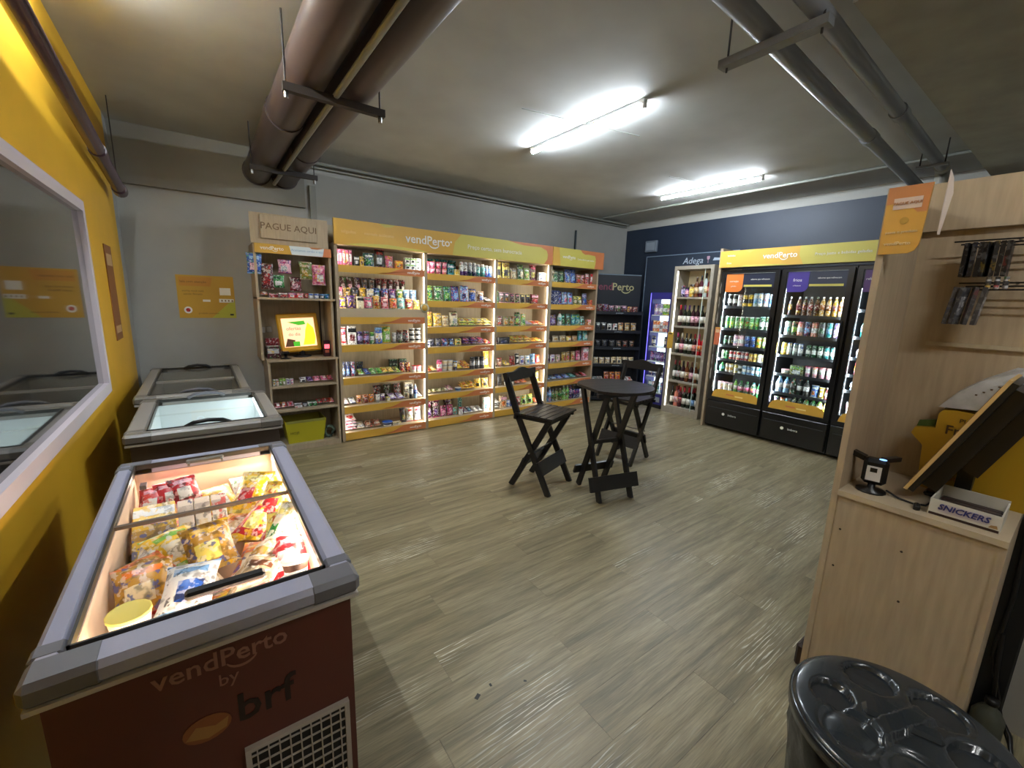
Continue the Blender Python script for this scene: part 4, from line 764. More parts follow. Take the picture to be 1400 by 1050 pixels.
# ---------------------------------------------------------------- folding bar stools and table
DW = mat('dark_stained_wood', '1c1a1a', .38, noise=.25, scale=8, stretch=(1, 1, 6)); DWS = mat('dark_seat_wood', '2a2523', .32, noise=.2, scale=8, stretch=(6, 1, 1))
def stool(loc, rz, label):
    t = thing('folding_bar_stool', label, 'bar stool', (*loc, 0), rz, 'dark folding bar stools at the round table')
    W2, fy, ry = .20, -.19, .20; SZ = .665
    for s in (-1, 1):
        xo = s*W2; xi = s*(W2-.026)
        MB().bar((xo, fy, .0), (xo, .155, SZ+.02), .022, .05, up=(0, 1, 0)).build('front_leg', DW, t)
        MB().bar((xo, .145, SZ), (xo, .275, 1.0), .022, .055, up=(0, 1, 0)).build('back_post', DW, t)
        MB().bar((xi, ry, .0), (xi, -.15, SZ-.035), .022, .05, up=(0, 1, 0)).build('rear_leg', DW, t)
        MB().box(xo-.011, -.19, SZ-.035, xo+.011, .17, SZ-.004).build('seat_rail', DW, t)
    n = 6
    for i in range(n):
        y0 = -.205+i*.061; MB().rbox(-W2-.03, y0, SZ-.004, W2+.03, y0+.054, SZ+.014, .003).build('seat_slat', DWS, t)
    pts = []; 
    for i in range(13):
        x = -.235+.47*i/12; pts.append((x, .995+.02*math.cos(i/12*4*PI)*.5+.03*math.sin(PI*i/12)))
    poly = [(-.235, .925), (.235, .925)]+pts[::-1]
    cr = MB().prism(poly, .235, .255).build('crest_rail', DW, t)
    MB().box(-W2, -.07, .0, W2, -.05, .0).build('x', DW, t) if 0 else None
    MB().bar((-W2-.025, fy+.085, .225), (W2+.025, fy+.085, .225), .02, .12, up=(0, .45, 1)).build('foot_board', DW, t)
    MB().bar((-W2+.0, ry-.115, .235), (W2-.0, ry-.115, .235), .02, .10, up=(0, -.45, 1)).build('rear_board', DW, t)
    MB().tube([(-W2-.03, .0, .345), (W2+.03, .0, .345)], .006, 8).build('pivot_rod', STEEL, t)
    MB().box(-W2-.01, -.16, SZ-.055, W2+.01, -.135, SZ-.03).build('stop_bar', DW, t); MB().box(-W2-.035, .135, SZ-.04, W2+.035, .158, SZ-.015).build('hinge_bar', DW, t)
    return t
stool((2.34, 2.72), math.atan2(.35, .94), 'dark wooden folding bar stool standing left of the round table')
stool((3.52, 2.77), math.radians(-82), 'dark wooden folding bar stool behind the round table, facing it')
t = thing('folding_bar_table', 'round dark wooden folding bar table standing between the two stools', 'table', (2.70, 2.31, 0), math.radians(-14))
TZ = .915; R_ = .315; n = 40
full = [(R_*math.cos(2*PI*i/n), R_*math.sin(2*PI*i/n)) for i in range(n)]
# the top is made of boards; its left side is cut straight
for i in range(6):
    a = -.315+i*.105; b_ = a+.103; pts = []
    for y in [a+(b_-a)*j/6 for j in range(7)]:
        xx = math.sqrt(max(0, R_*R_-y*y)); pts.append((max(xx, .02), y))
    pl_ = [(x, y) for x, y in pts]+[(max(-x, -.27), y) for x, y in reversed(pts)]
    m = len(pl_); v = [(x+.05, y+.0, TZ) for x, y in pl_]+[(x+.05, y, TZ+.022) for x, y in pl_]
    MB().add(v, [tuple(reversed(range(m))), tuple(range(m, 2*m))]+[(j, (j+1) % m, m+(j+1) % m, m+j) for j in range(m)]).build('top_board', DWS, t)
MB().box(-.24, -.20, TZ-.03, .28, -.175, TZ).build('top_batten', DW, t); MB().box(-.24, .175, TZ-.03, .28, .20, TZ).build('top_batten', DW, t)
for s in (-1, 1):
    xo = s*.155; xi = s*.128
    MB().bar((xo, -.19, 0), (xo, .17, TZ-.01), .022, .052, up=(0, 1, 0)).build('leg', DW, t)
    MB().bar((xi, .19, 0), (xi, -.17, TZ-.01), .022, .052, up=(0, 1, 0)).build('leg', DW, t)
MB().bar((-.235, -.155, .15), (.235, -.155, .15), .02, .12, up=(0, .35, 1)).build('foot_board', DW, t)
MB().bar((-.20, .155, .17), (.20, .155, .17), .02, .08, up=(0, -.35, 1)).build('foot_board', DW, t)
MB().bar((-.155, .0, .46), (.155, .0, .46), .03, .03).build('spreader', DW, t)
for q, (x, y, r) in enumerate(((.775, 1.229, .016), (.86, 1.25, .009), (.997, 1.19, .008))):
    tag(MB().box(0, 0, .0002, r*1.6, r, .0012).build('debris_scrap', mat('scrap_dark', '2a2a28', .6), None, T(x, y, 0) @ Matrix.Rotation(.5+q, 4, 'Z')), ['largest dark scrap lying on the bare floor', 'small dark scrap just right of the largest one on the floor', 'tiny dark scrap on the floor farthest right of the largest one'][q], 'scrap')

# ---------------------------------------------------------------- chest freezers along the yellow wall
FR_L = mat('freezer_frame_lavender', '9a9cb0', .35); FR_D = mat('freezer_corner_grey', '64646a', .4); FR_T = mat('freezer_frame_taupe', '908c86', .4); FR_TD = mat('freezer_corner_taupe', '6c6862', .4)
LIN1 = mat('freezer_liner_cream', 'd8c4b0', .5, noise=.10, scale=9); LIN2 = mat('freezer_liner_white', 'ccd4d4', .5)
WARM = mat('warm_freezer_led', (1.0, .80, .62), emit=2.5)
def freezer(x0, y0, x1, y1, zt, label, bodym, fm, cm, linm, floor_z, fr=(.05, .05, .10, .055), cn=.10, ov=.02):
    """fr = frame width left, right, near, far"""
    t = thing('chest_freezer', label, 'freezer', (x0, y0, 0), 0, 'chest freezers along the yellow wall')
    w, l = x1-x0, y1-y0; a, b, c, d = fr; zb = zt-.048
    tk = .012; B_ = MB().box(ov, ov, .06, w-ov, ov+tk, zb).box(ov, l-ov-tk, .06, w-ov, l-ov, zb).box(ov, ov+tk, .06, ov+tk, l-ov-tk, zb).box(w-ov-tk, ov+tk, .06, w-ov, l-ov-tk, zb).box(ov+tk, ov+tk, .06, w-ov-tk, l-ov-tk, .10)
    body = B_.build('body', bodym, t)
    for xx in (.08, w-.08):
        for yy in (.08, l-.08): MB().lathe([(.022, 0), (.022, .06)], 10, c=(xx, yy)).build('foot', BLK, t)
    L_ = MB().box(a, c, floor_z-.02, w-b, l-d, floor_z).box(a-.012, c, floor_z, a, l-d, zt-.04).box(w-b, c, floor_z, w-b+.012, l-d, zt-.04).box(a-.012, c-.012, floor_z, w-b+.012, c, zt-.04).box(a-.012, l-d, floor_z, w-b+.012, l-d+.012, zt-.04)
    L_.build('liner', linm, t)
    def fpiece(nm, xa, ya, xb, yb, m):
        return MB().rbox(xa, ya, zb, xb, yb, zt, .012).build(nm, m, t)
    fpiece('lid_frame', 0, .02, a, l-.02, fm); fpiece('lid_frame', w-b, .02, w, l-.02, fm)
    fpiece('lid_frame', .02, 0, w-.02, c, fm); fpiece('lid_frame', .02, l-d, w-.02, l, fm)
    for sx in (0, 1):
        for sy in (0, 1):
            xa, xb = (0, cn*1.15) if sx == 0 else (w-cn*1.15, w); wx = a if sx == 0 else b; wy = c if sy == 0 else d
            m = MB()
            if sy == 0: m.rbox(xa-.002, -.002, zb-.002, xb+.002, wy, zt+.001, .012)
            else: m.rbox(xa-.002, l-wy, zb-.002, xb+.002, l+.002, zt+.001, .012)
            y_0, y_1 = (wy-.01, max(cn, wy+.04)) if sy == 0 else (l-max(cn, wy+.04), l-wy+.01)
            if sx == 0: m.rbox(-.002, y_0, zb-.002, wx, y_1, zt+.001, .008)
            else: m.rbox(w-wx, y_0, zb-.002, w+.002, y_1, zt+.001, .008)
            m.build('corner_cap', cm, t)
    MB().box(.004, -.001, zb-.01, w-.004, .02, zb).box(.004, .02, zb-.012, .02, l-.004, zb).box(w-.02, .02, zb-.012, w-.004, l-.004, zb).build('lower_trim', mat('trim_light', 'b4b0ac', .4), t)
    MB().box(a, c, zt-.018, a+.006, l-d, zt+.002).box(w-b-.006, c, zt-.018, w-b, l-d, zt+.002).box(a, c, zt-.018, w-b, c+.005, zt+.002).box(a, l-d-.005, zt-.018, w-b, l-d, zt+.002).build('glass_track', mat('track_dark', '34322e', .4), t)
    return t, body
F1 = (-.325, 1.0, .268, 2.235)
DKR = mat('freezer_body_brown', '582a20', .4, noise=.04, scale=2)
t, body = freezer(*F1, .905, 'nearest chest freezer, brown body with grey rim, full of yellow frozen food', DKR, FR_L, FR_D, LIN1, .58, (.052, .063, .083, .06))
w = F1[2]-F1[0]; l = F1[3]-F1[1]
MB().box(.058, .62, .890, w-.063, l-.062, .895).build('glass_lid', GLASSD, t); MB().box(.058, .118, .882, w-.063, .66, .887).build('glass_lid', GLASSD, t)
MB().box(.052, .625, .888, w-.057, .638, .899).build('glass_edge_bar', mat('lid_bar_bronze', '6e6256', .35), t)
hn = MB().rbox(.235, .14, .886, .40, .17, .905, .006); hn.build('lid_handle', BLK, t)
hn = MB().rbox(.22, l-.115, .895, .35, l-.095, .912, .004); hn.build('lid_handle', mat('handle_grey', '6a665e', .4), t)
for xx in (.225, .338): MB().box(xx, l-.14, .8955, xx+.008, l-.11, .905).build('handle_clip', mat('handle_grey'), t)
MB().box(w-.064, .13, .846, w-.0575, l-.08, .856).build('led_strip', WARM, t); MB().box(.06, .1165, .845, w-.07, .122, .860).build('led_strip', WARM, t)  # the near-end strip is an added light, unseen below the rim
MB().box(.07, l-.14, .83, .09, l-.10, .845).build('lock_block', FR_D, t)
def ff(x, y, z): return tf(x-F1[0], y+.0188, z)
FT = mat('freezer_logo_faded', '8c6454', .5); FTD = mat('freezer_logo_dark', '1e1210', .5)
logo(.255, FT, body, ff(-.025, 0, .80), 'shop_name'); text('by', .042, FT, body, ff(-.022, 0, .745)); text('brf', .105, FTD, body, ff(.045, 0, .65), 'brand_name', bold=.012)
MB().lathe([(.045, 0), (.045, .001)], 20, sq=.72).build('globe_print', mat('globe_orange', '84502c', .5), body, ff(-.07, .0, .64)); MB().prism([(-.04, -.01), (.0, -.025), (.035, -.015), (.04, .01), (.015, .0), (-.02, .014)], -.0015, -.0008).build('globe_band_print', mat('globe_gold', '9c7440', .5), body, ff(-.07, .0, .64) @ FRONT.inverted())
gr = MB().box(.325, .012, .10, w-.045, .0198, .53).build('grille_back', mat('grille_dark', '0c0a0a', .6), t)
gm = mat('grille_white', 'b0a8a0', .5)
MB().box(.318, .006, .09, .330, .02, .54).box(w-.05, .006, .09, w-.038, .02, .54).box(.330, .006, .53, w-.05, .02, .54).build('grille_frame', gm, gr)
for i in range(9): x = .33+(w-.05-.33)*(i+.5)/9; MB().box(x-.0015, .007, .10, x+.0015, .013, .53).build('grille_bar', gm, gr)
for i in range(15): z = .515-i*.0275; MB().box(.33, .008, z-.0015, w-.05, .0125, z+.0015).build('grille_bar', gm, gr)
area('freezer_lamp', (F1[2]-.068, (F1[1]+F1[3])/2, .845), (-1, 0, -.5), 1.0, .012, LAMP_FREEZER*.7, (1, .82, .66))
area('freezer_lamp', ((F1[0]+F1[2])/2, F1[1]+.10, .845), (0, 1, -.5), .40, .012, LAMP_FREEZER*.5, (1, .82, .66))  # unseen near-end lamp, added to brighten the frozen goods
area('freezer_lamp', ((F1[0]+F1[2])/2, F1[3]-.07, .850), (0, -1, -.6), .40, .012, LAMP_FREEZER*.25, (1, .82, .66))
area('freezer_lamp', (.245, 3.09, .85), (-1, 0, -.6), .65, .012, LAMP_FREEZER*.3, (.85, .96, 1))
# frozen goods
cnt = 0
def fz(kind, cs, x, y, z, wd, h, d, label, tilt=-1.3, rz=0, roll=0):
    global cnt; cnt += 1
    cs = cs.split('/'); y += .03; z += .065; return place(kind, cs, wd, h, d, (x, y, z), rz, label, 'frozen goods in the nearest chest freezer', tilt, cnt, roll=roll)
fz('box', 'yel/white/red', -.205, 1.80, .66, .12, .16, .05, 'yellow frozen carton with red label at the left of the nearest freezer', -1.15)
fz('box', 'yel/gold/red', -.20, 1.70, .60, .12, .17, .05, 'yellow frozen carton in front of the other one, nearest freezer', -.9)
for i in range(3): fz('bag', 'red/lpink/white', -.22+.06*i, 1.98-.0*i, .68+.012*i, .10, .13, .05, ['red frozen bag at the far left corner of the nearest freezer', 'middle red frozen bag behind the yellow carton', 'red frozen bag right of the other red ones in nearest freezer'][i], -.9, .2*i-.1)
for i in range(3): fz('box', 'white/lgrey/cream', -.105+.048*i, 1.72, .64, .044, .17, .09, ['left white ice box in the middle of the nearest freezer', 'middle white ice box in the nearest freezer', 'right white ice box beside the yellow bags'][i], -.5)
Y3 = ['yel/lyel/red', 'yel/gold/white', 'yel/lyel/white', 'gold/yel/red']
for i, (x, y, z, rz, wd, h, cs, lb) in enumerate([
  (.07, 1.83, .70, -.5, .13, .19, Y3[0], 'yellow frozen bag with red patch, upper middle of the nearest freezer'), (.14, 1.88, .71, -.2, .13, .18, Y3[1], 'yellow frozen bag at the far right of the nearest freezer'),
  (.02, 1.90, .69, .3, .12, .17, Y3[2], 'pale yellow frozen bag behind the white ice boxes'), (.13, 1.68, .70, -.6, .14, .19, Y3[0], 'yellow frozen bag with red corner beside the right liner wall'),
  (.05, 1.64, .69, -.7, .12, .20, 'red/yel/lyel', 'red and yellow frozen bag lying across the middle of the freezer'), (-.09, 1.56, .70, .5, .15, .17, 'yel/lgreen/cream', 'yellow bag with pale picture in the centre of the nearest freezer'),
  (-.03, 1.47, .70, .2, .14, .17, 'gold/yel/lyel', 'golden yellow bag standing in the centre of the nearest freezer'), (-.20, 1.52, .68, -.2, .12, .17, 'lgrey/grey/white', 'silvery clear bag at the left of the nearest freezer'),
  (-.14, 1.44, .69, .6, .13, .17, 'orange/gold/cream', 'orange bread bag left of centre in the nearest freezer'), (-.19, 1.36, .69, .1, .14, .15, 'gold/orange/cream', 'golden nugget bag near the left front of the freezer'),
  (-.11, 1.25, .72, -.2, .13, .17, 'white/lblue/blue', 'clear and blue bag beside the cream tub'), (.03, 1.35, .70, -.8, .10, .21, 'beige/cream/gold', 'beige wafer bag lying diagonally in the middle front'),
  (.10, 1.44, .71, -.7, .07, .20, 'cream/lyel/green', 'slim cream wafer pack lying diagonally right of the beige one'), (.0, 1.22, .69, -.6, .12, .20, 'beige/brown/cream', 'light brown bag near the black lid handle'),
  (.14, 1.26, .71, -.3, .13, .19, 'red/lpink/white', 'crimson bag with white lettering near the right front of the freezer'), (.15, 1.45, .70, -.3, .13, .16, 'lyel/orange/red', 'cream and orange bag behind the crimson bag'),
  (-.06, 1.10, .68, .3, .13, .15, 'blue/white/red', 'blue and red bag near the front frame of the freezer'), (.08, 1.10, .70, .4, .14, .15, 'salmon/cream/orange', 'salmon coloured bag near the front frame of the freezer'),
  (.11, 1.99, .67, .1, .13, .14, 'lgrey/white/cream', 'frosty clear bag at the far right corner of the freezer'), (-.04, 2.00, .64, .1, .15, .14, 'cream/lgrey/white', 'frosty cream bag at the far end of the freezer')]):
    fz('bag', cs, x, y, z-.02, wd, h, .06, lb, -1.25 if i % 3 else -.95, rz)
for i in range(15):
    fz('bag', ['yel/gold/red', 'cream/lgrey/white', 'orange/yel/cream', 'red/yel/white'][i % 4], -.18+.12*(i % 4), 1.14+.07*i*.98, .56+.01*(i % 3), .15, .18, .07, f'{["yellow", "cream", "orange", "red"][i%4]} frozen bag in the lower layer, {ORD[i]} from the front', -1.35, .4*(i % 3)-.4)
q = fz('tub', 'cream/lyel/white', -.203, 1.215, .685, .088, .095, 0, 'round cream ice-cream tub at the left front of the freezer', 0)
fz('tub', 'lyel/yel/white', -.115, 1.135, .685, .09, .08, 0, 'yellow-lidded tub half hidden by the front frame', .0)
for i in range(2): fz('tub', 'white/white/dbrown',   .145+.012*i, 1.13+.075*i, .735+.005*i, .075, .05, 0, ['white sundae cup near the right front corner of the freezer', 'white sundae cup behind the other one near the right liner wall'][i], -.3)
BR2 = mat('freezer_body_taupe', '544a44', .45)
t, _ = freezer(-.36, 2.655, .325, 3.53, .905, 'middle chest freezer with taupe rim, lit white and nearly empty', BR2, FR_T, FR_TD, LIN2, .66, (.085, .075, .07, .05), .10)
w, l = .685, .875
MB().box(.09, .40, .893, w-.08, l-.055, .898).build('glass_lid', GLASSD, t); MB().box(.09, .075, .884, w-.08, .46, .889).build('glass_lid', GLASSD, t)
def lid_handle(t, x, y, z, m): MB().tube([(x-.10, y, z), (x-.065, y-.008, z+.02), (x, y-.012, z+.028), (x+.065, y-.008, z+.02), (x+.10, y, z)], .011, 8).build('lid_handle', m, t)
lid_handle(t, .34, .10, .893, BLK); lid_handle(t, .34, l-.06, .906, FR_D)
MB().box(w-.082, .10, .855, w-.0755, l-.07, .868).build('led_strip', mat('cool_freezer_led', (.8, .95, 1.0), emit=3), t)
t, _ = freezer(-.41, 3.60, .25, 4.98, .905, 'farthest chest freezer with taupe rim, unlit, by the grey wall', BR2, FR_T, FR_TD, mat('freezer_liner_dim', '8a857a', .6), .55, (.075, .065, .07, .06), .11)
w, l = .66, 1.38
MB().box(.08, .62, .893, w-.07, l-.065, .898).build('glass_lid', GLASSD, t); MB().box(.08, .075, .884, w-.07, .70, .889).build('glass_lid', GLASSD, t); MB().box(.075, .61, .886, w-.065, .63, .903).build('glass_edge_bar', mat('bar_taupe', '9a948a', .4), t)
lid_handle(t, .34, l-.09, .90, BLK); lid_handle(t, .34, .10, .893, FR_D)
for i, (x, y, c, lb) in enumerate(((.13, 3.95, 'dred/brown/salmon', 'reddish frozen packet seen through the glass of the farthest freezer'), (-.08, 4.0, 'salmon/dred/cream', 'pinkish frozen packet left in the farthest freezer'), (-.2, 4.3, 'beige/olive/grey', 'beige packet at the left in the farthest freezer'), (.05, 4.5, 'grey/lgrey/beige', 'grey packet towards the back in the farthest freezer'))):
    place('bag', c.split('/'), .2, .22, .06, (x-.05, y, .60), .2*i, lb, 'packets in the farthest freezer', -1.3, i)

# ---------------------------------------------------------------- right-hand kiosk (local x -> world -y)
KX, KY, KB = 1.865, .49, 2.30
t = thing('payment_kiosk', 'tall oak self-checkout kiosk at the right edge with monitor on its counter', 'kiosk', (KX, .05, 0))
D = KB-KX; Wd = KY-.05
MB().box(0, Wd-.02, 0, D, Wd, 2.0).build('side_panel', WOOD, t); MB().box(D-.02, 0, 0, D, Wd-.02, 2.075).build('back_panel', WOOD, t)
fp = MB().box(.004, 0.018, 0.0, .022, Wd-.02, .93).build('front_panel', WOOD, t); MB().box(.0, 0, .0, D-.02, .018, .93).build('end_panel', WOOD, t)
MB().box(-.008, 0, .93, D-.02, Wd-.02, .95).build('worktop', EDGE, t)
MB().box(D-.045, .0, 1.905, D-.02, Wd-.02, 2.075).build('top_rail', WOOD, t); MB().box(D-.035, .0, 1.483, D-.02, Wd-.10, 1.497).build('back_batten', WOODD, t)
for y_, z_ in ((.395, .80), (.395, .65), (.22, .80), (.20, .62)): MB().lathe([(.004, 0), (.004, .001)], 8).build('screw_hole', mat('hole_dark', '2c2014', .7), fp, T(.0035, y_, z_) @ Matrix.Rotation(-PI/2, 4, 'Y'))
# sticker sign on the tall side panel (faces -y)
SB = T(-.010, Wd-.006, 0) @ Matrix.Rotation(R9, 4, 'Z')          # board on the front edge of the side panel, facing the room
sg = MB().prism([(0, 1.790), (.075, 1.790), (.09, 1.798), (.098, 1.815), (.10, 1.84), (.106, 1.998), (0, 1.998)], 0, .008).build('sign_board', mat('kiosk_sign_gold', 'c8983c', .5), t, SB)
def blob2(pts, y, m, nm='top_print'): return MB().prism(pts, y-.0008, y).build(nm, m, sg)
blob2([(.0, 1.945), (.04, 1.95), (.06, 1.935), (.08, 1.915), (.102, 1.915), (.106, 1.998), (0, 1.998)], 0, mat('kiosk_sign_copper', 'bc7c48', .5))
MB().box(.018, -.002, 1.928, .088, -.0012, 1.962).build('white_field_print', mat('field_pale', 'ccb8ac', .5), sg)
text('PAGUE AQUI', .012, mat('kiosk_sign_copper'), sg, tf(.053, -.0032, 1.945)); text('vendPerto', .016, mat('print_pale_gold', 'ecd8a8', .5), sg, tf(.045, -.0015, 1.822)); text('passe o produto', .012, mat('print_pale_gold'), sg, tf(.05, -.0015, 1.858))
MB().lathe([(.011, 0), (.011, .001)], 14).build('round_print', mat('kiosk_ring', 'b08a30', .5), sg, T(.052, -.0005, 1.892) @ FRONT)
# curled white paper edge of the header poster
t2 = thing('curled_poster', 'thin white curled poster edge sticking up at the top of the right kiosk', 'poster', (1.885, .352, 1.845), 0)
MB().add([(0, 0, .0), (.005, -.004, 0), (.0, 0, .08), (.008, -.010, .07), (.003, 0, .14), (.012, -.014, .12), (.006, 0, .19), (.014, -.008, .165), (.0, .002, 0), (.0, .002, .08), (.003, .002, .14), (.006, .002, .19)],
         [(0, 1, 3, 2), (2, 3, 5, 4), (4, 5, 7, 6), (8, 9, 2, 0), (9, 10, 4, 2), (10, 11, 6, 4), (8, 0, 1), (6, 11, 7)]).build('sheet', mat('poster_white', 'c8bcb4', .5), t2)
# tilted monitor seen from its side
A = Vector((2.08, .305, 1.005)); Bp = Vector((2.08, .131, 1.415)); dr = (Bp-A).normalized(); nn = Vector((0, dr.z, -dr.y))
t = thing('payment_monitor', 'black touch monitor with thin tan bezel tilted on the right kiosk counter', 'monitor', (2.125, .19, .9505))
def slab(nm, a0, a1, n0, n1, x0, x1, m, par):
    L = (Bp-A).length; o = Vector(t.location); v = []
    for xx in (x0, x1):
        for (s_, q_) in ((a0, n0), (a1, n0), (a1, n1), (a0, n1)): p = A+dr*(s_*L)+nn*q_; v.append((xx-o.x, p.y-o.y, p.z-o.z))
    return MB().add(v, [(0,1,2,3),(7,6,5,4),(0,4,5,1),(1,5,6,2),(2,6,7,3),(3,7,4,0)]).build(nm, m, par)
hd_ = slab('bezel', 0, 1, -.006, .004, 1.92, 2.165, mat('bezel_tan', 'c8a468', .45), t)
slab('screen', .06, .94, .0045, .006, 1.94, 2.145, mat('screen_dim', '604830', .2, emit=.08), hd_)
slab('housing', .01, .99, -.022, -.0065, 1.922, 2.163, BLK, t); slab('housing_back', .08, .95, -.065, -.0225, 1.95, 2.135, BLK, t); slab('housing_bulge', .3, .9, -.11, -.0655, 1.98, 2.11, BLK, t)
MB().rbox(-.045, -.08, 0, .045, .09, .018, .006).build('stand_foot', BLK, t); MB().bar((-.02, 0, .018), (-.03, -.005, .20), .05, .04, up=(0, 1, 0)).build('stand_arm', BLK, t)
# scanner
t = thing('barcode_scanner', 'black handheld barcode scanner with white label on the right kiosk counter', 'scanner', (1.955, .40, .9505), .2)
MB().lathe([(.045, 0), (.045, .006), (.012, .014), (.012, .04)], 14).build('stand', BLK, t)
MB().rbox(-.02, -.038, .03, .03, .034, .125, .012).build('head', BLK, t); MB().bar((.02, .03, .115), (.03, .09, .135), .028, .018).build('handle', BLK, t); MB().bar((.02, -.02, .12), (.10, -.06, .115), .02, .016).build('trigger_arm', BLK, t)
lb_ = MB().box(-.022, -.02, .045, -.0205, .022, .10).build('white_label', mat('label_white', 'd0ccc8', .5), t); MB().box(-.023, -.008, .078, -.0222, .012, .094).build('code_print', BLK, lb_)
MB().lathe([(.011, 0), (.011, .001)], 14).build('blue_light', mat('scanner_blue', (.25, .5, 1.0), emit=.4), t, T(-.004, -.018, .126))
tag(MB().tube([(1.975, .36, .962), (1.95, .32, .955), (1.94, .28, .9545), (1.96, .25, .9545), (2.02, .243, .957)], .0035, 6).build('cable', BLK), 'thin black cable from scanner to chocolate box on the right counter', 'cable')
# chocolate bar display box
t = thing('chocolate_box', 'white open display box of chocolate bars on the right kiosk counter', 'box', (1.90, .235, .9505), R9)
MB().box(0, 0, 0, .16, .004, .055).box(0, .17, 0, .16, .174, .062).box(0, .004, 0, .004, .17, .055).box(.156, .004, 0, .16, .17, .055).box(.004, .004, 0, .156, .17, .003).build('tray', mat('carton_white', 'c8c4b8', .5), t)
text('SNICKERS', .026, mat('choc_blue', '2c3070', .5), t, tf(.078, -.003, .034), 'brand_name', bold=.02, shear=.2); MB().prism([(.022, .018), (.13, .018), (.136, .026), (.132, .032), (.136, .047), (.03, .047), (.024, .04)], -.0016, -.0004).build('logo_print', mat('choc_pale', 'b8b0b4', .5), t)
MB().box(.002, -.0012, .002, .158, -.0002, .010).build('base_print', mat('choc_brown', '2c1610', .5), t); MB().prism([(.135, .014), (.155, .014), (.152, .024), (.14, .022)], -.0016, -.0004).build('nut_print', mat('nut_tan', '9c7c50', .5), t)
for i in range(5): tag(MB().rbox(-.0, 0, 0, .145, .028, .022, .004).build('chocolate_bar', mat('choc_wrap', '2e1a14', .35), None, T(1.91+.031*i, .228, .955) @ Matrix.Rotation(R9, 4, 'Z')), f'dark wrapped chocolate bar in the white display box, {ORD[i]} from the front', 'chocolate bar', 'chocolate bars in the white display box')
for i in range(2): tag(MB().lathe([(.009, 0), (.009, .014), (.006, .017), (.0001, .018)], 12).build('rubber_knob', BLK, None, T(1.90+.02*i, .262+.004*i, .9505)), ['small black knob on the counter left of the chocolate box', 'small black knob behind the other, left of chocolate box'][i], 'knob')
# cat food display and bag
t = thing('pet_food_display', 'yellow cardboard pet food display behind the tilted monitor', 'display', (2.18, .355, .9505), R9)
GD = mat('display_gold', 'b08a1c', .5)
hh = MB().prism([(.04, 0), (.35, 0), (.33, .22), (.30, .26), (.28, .30), (.10, .31), (.065, .305), (.055, .29), (.055, .235), (.0, .225), (-.008, .20), (.03, .16)], 0, .05).build('carton', GD, t)
text('Friskies', .046, mat('display_brown', '4a3410', .5), hh, tf(.15, -.002, .235), 'brand_name', bold=.01); text('PURINA', .022, mat('display_brown'), hh, tf(.15, -.002, .275), 'brand_name'); text('Alimento', .03, mat('display_orange', 'a8641c', .5), hh, tf(.10, -.002, .06))
MB().prism([(.06, .30), (.17, .30), (.15, .335), (.10, .345), (.07, .33)], .052, .06).build('green_card', mat('display_green', '3c5420', .5), t); MB().prism([(.0, .226), (.05, .236), (.05, .262), (.005, .25)], .02, .03).build('green_flap', mat('display_green'), t)
t = thing('paper_bag', 'crumpled white paper bag on top of the pet food display', 'bag', (2.21, .215, 1.275), 0)
v = [(-.03, .09, -.01), (.03, .09, -.01), (-.03, -.06, .0), (.03, -.06, .0), (-.035, .05, .05), (.03, .05, .055), (-.035, -.0, .10), (.03, .0, .105), (-.03, -.07, .15), (.03, -.07, .155), (-.02, -.115, .16), (.02, -.115, .155), (-.03, -.11, .09), (.03, -.12, .10), (-.025, -.10, .12), (.03, -.10, .02), (-.03, -.10, .02)]
MB().add(v, [(0, 1, 5, 4), (4, 5, 7, 6), (6, 7, 9, 8), (8, 9, 11, 10), (10, 11, 13, 12), (12, 13, 15, 16), (16, 15, 3, 2), (2, 3, 1, 0), (0, 4, 6, 2), (2, 6, 12, 16), (6, 8, 10, 12), (1, 3, 7, 5), (3, 15, 13, 7), (7, 13, 11, 9)]).build('bag_body', mat('paper_white', 'b4b4b4', .5, noise=.12, scale=30, bump=.4), t)
for i in range(5): MB().box(-.0395+.002*i, .0-.016*i, .05+.012*i, -.0385+.002*i, .006-.016*i, .055+.012*i).build('small_print', mat('display_brown'), t)
# wire racks with hanging packs
for i, (z, ya, yb) in enumerate(((1.857, .06, .365), (1.712, .06, .33))):
    t = thing('wire_rack', ['upper black wire hook rail on the right kiosk back panel', 'lower black wire hook rail on the right kiosk back panel'][i], 'hook rail', (2.222, ya, z))
    L = yb-ya
    for q in range(3): MB().tube([(.0-.012*q, 0, -.012*q), (-.012*q, L-.02*q, -.012*q)], .0028, 6).build('wire', BLKM, t)
    for q in (0.02, L*.5): MB().tube([(0, q, 0), (.058, q, 0)], .003, 6).build('bracket', BLKM, t)
    n_ = 7 if i == 0 else 4
    for q in range(n_):
        y_ = (.225+.0165*q) if i == 0 else (.27+.024*q); c = [['black', 'black', 'dgrey'], ['dgrey', 'grey', 'dgrey']][i]
        place('bar', c, .045, .115 if i == 0 else .13, .012, (2.20-.004*(q % 3), y_, z-.125 if i == 0 else z-.145), R9+PI/2+rnd.uniform(-.3, .3), f'{"black" if i == 0 else "grey"} blister pack on the {["upper", "lower"][i]} hook rail, {ORD[q]} from the right', 'packs hanging in the right kiosk', .1 if i else 0, name='blister_pack', cat='pack')
for i in range(3): place('jar', ['lgrey', 'grey', 'dgrey'], .014, .04, 0, (2.19, .215+.02*i, 1.69), 0, f'small clear vial hanging under the black packs, {ORD[i]} from the right', 'vials in the right kiosk', 0, i, name='vial', cat='vial')
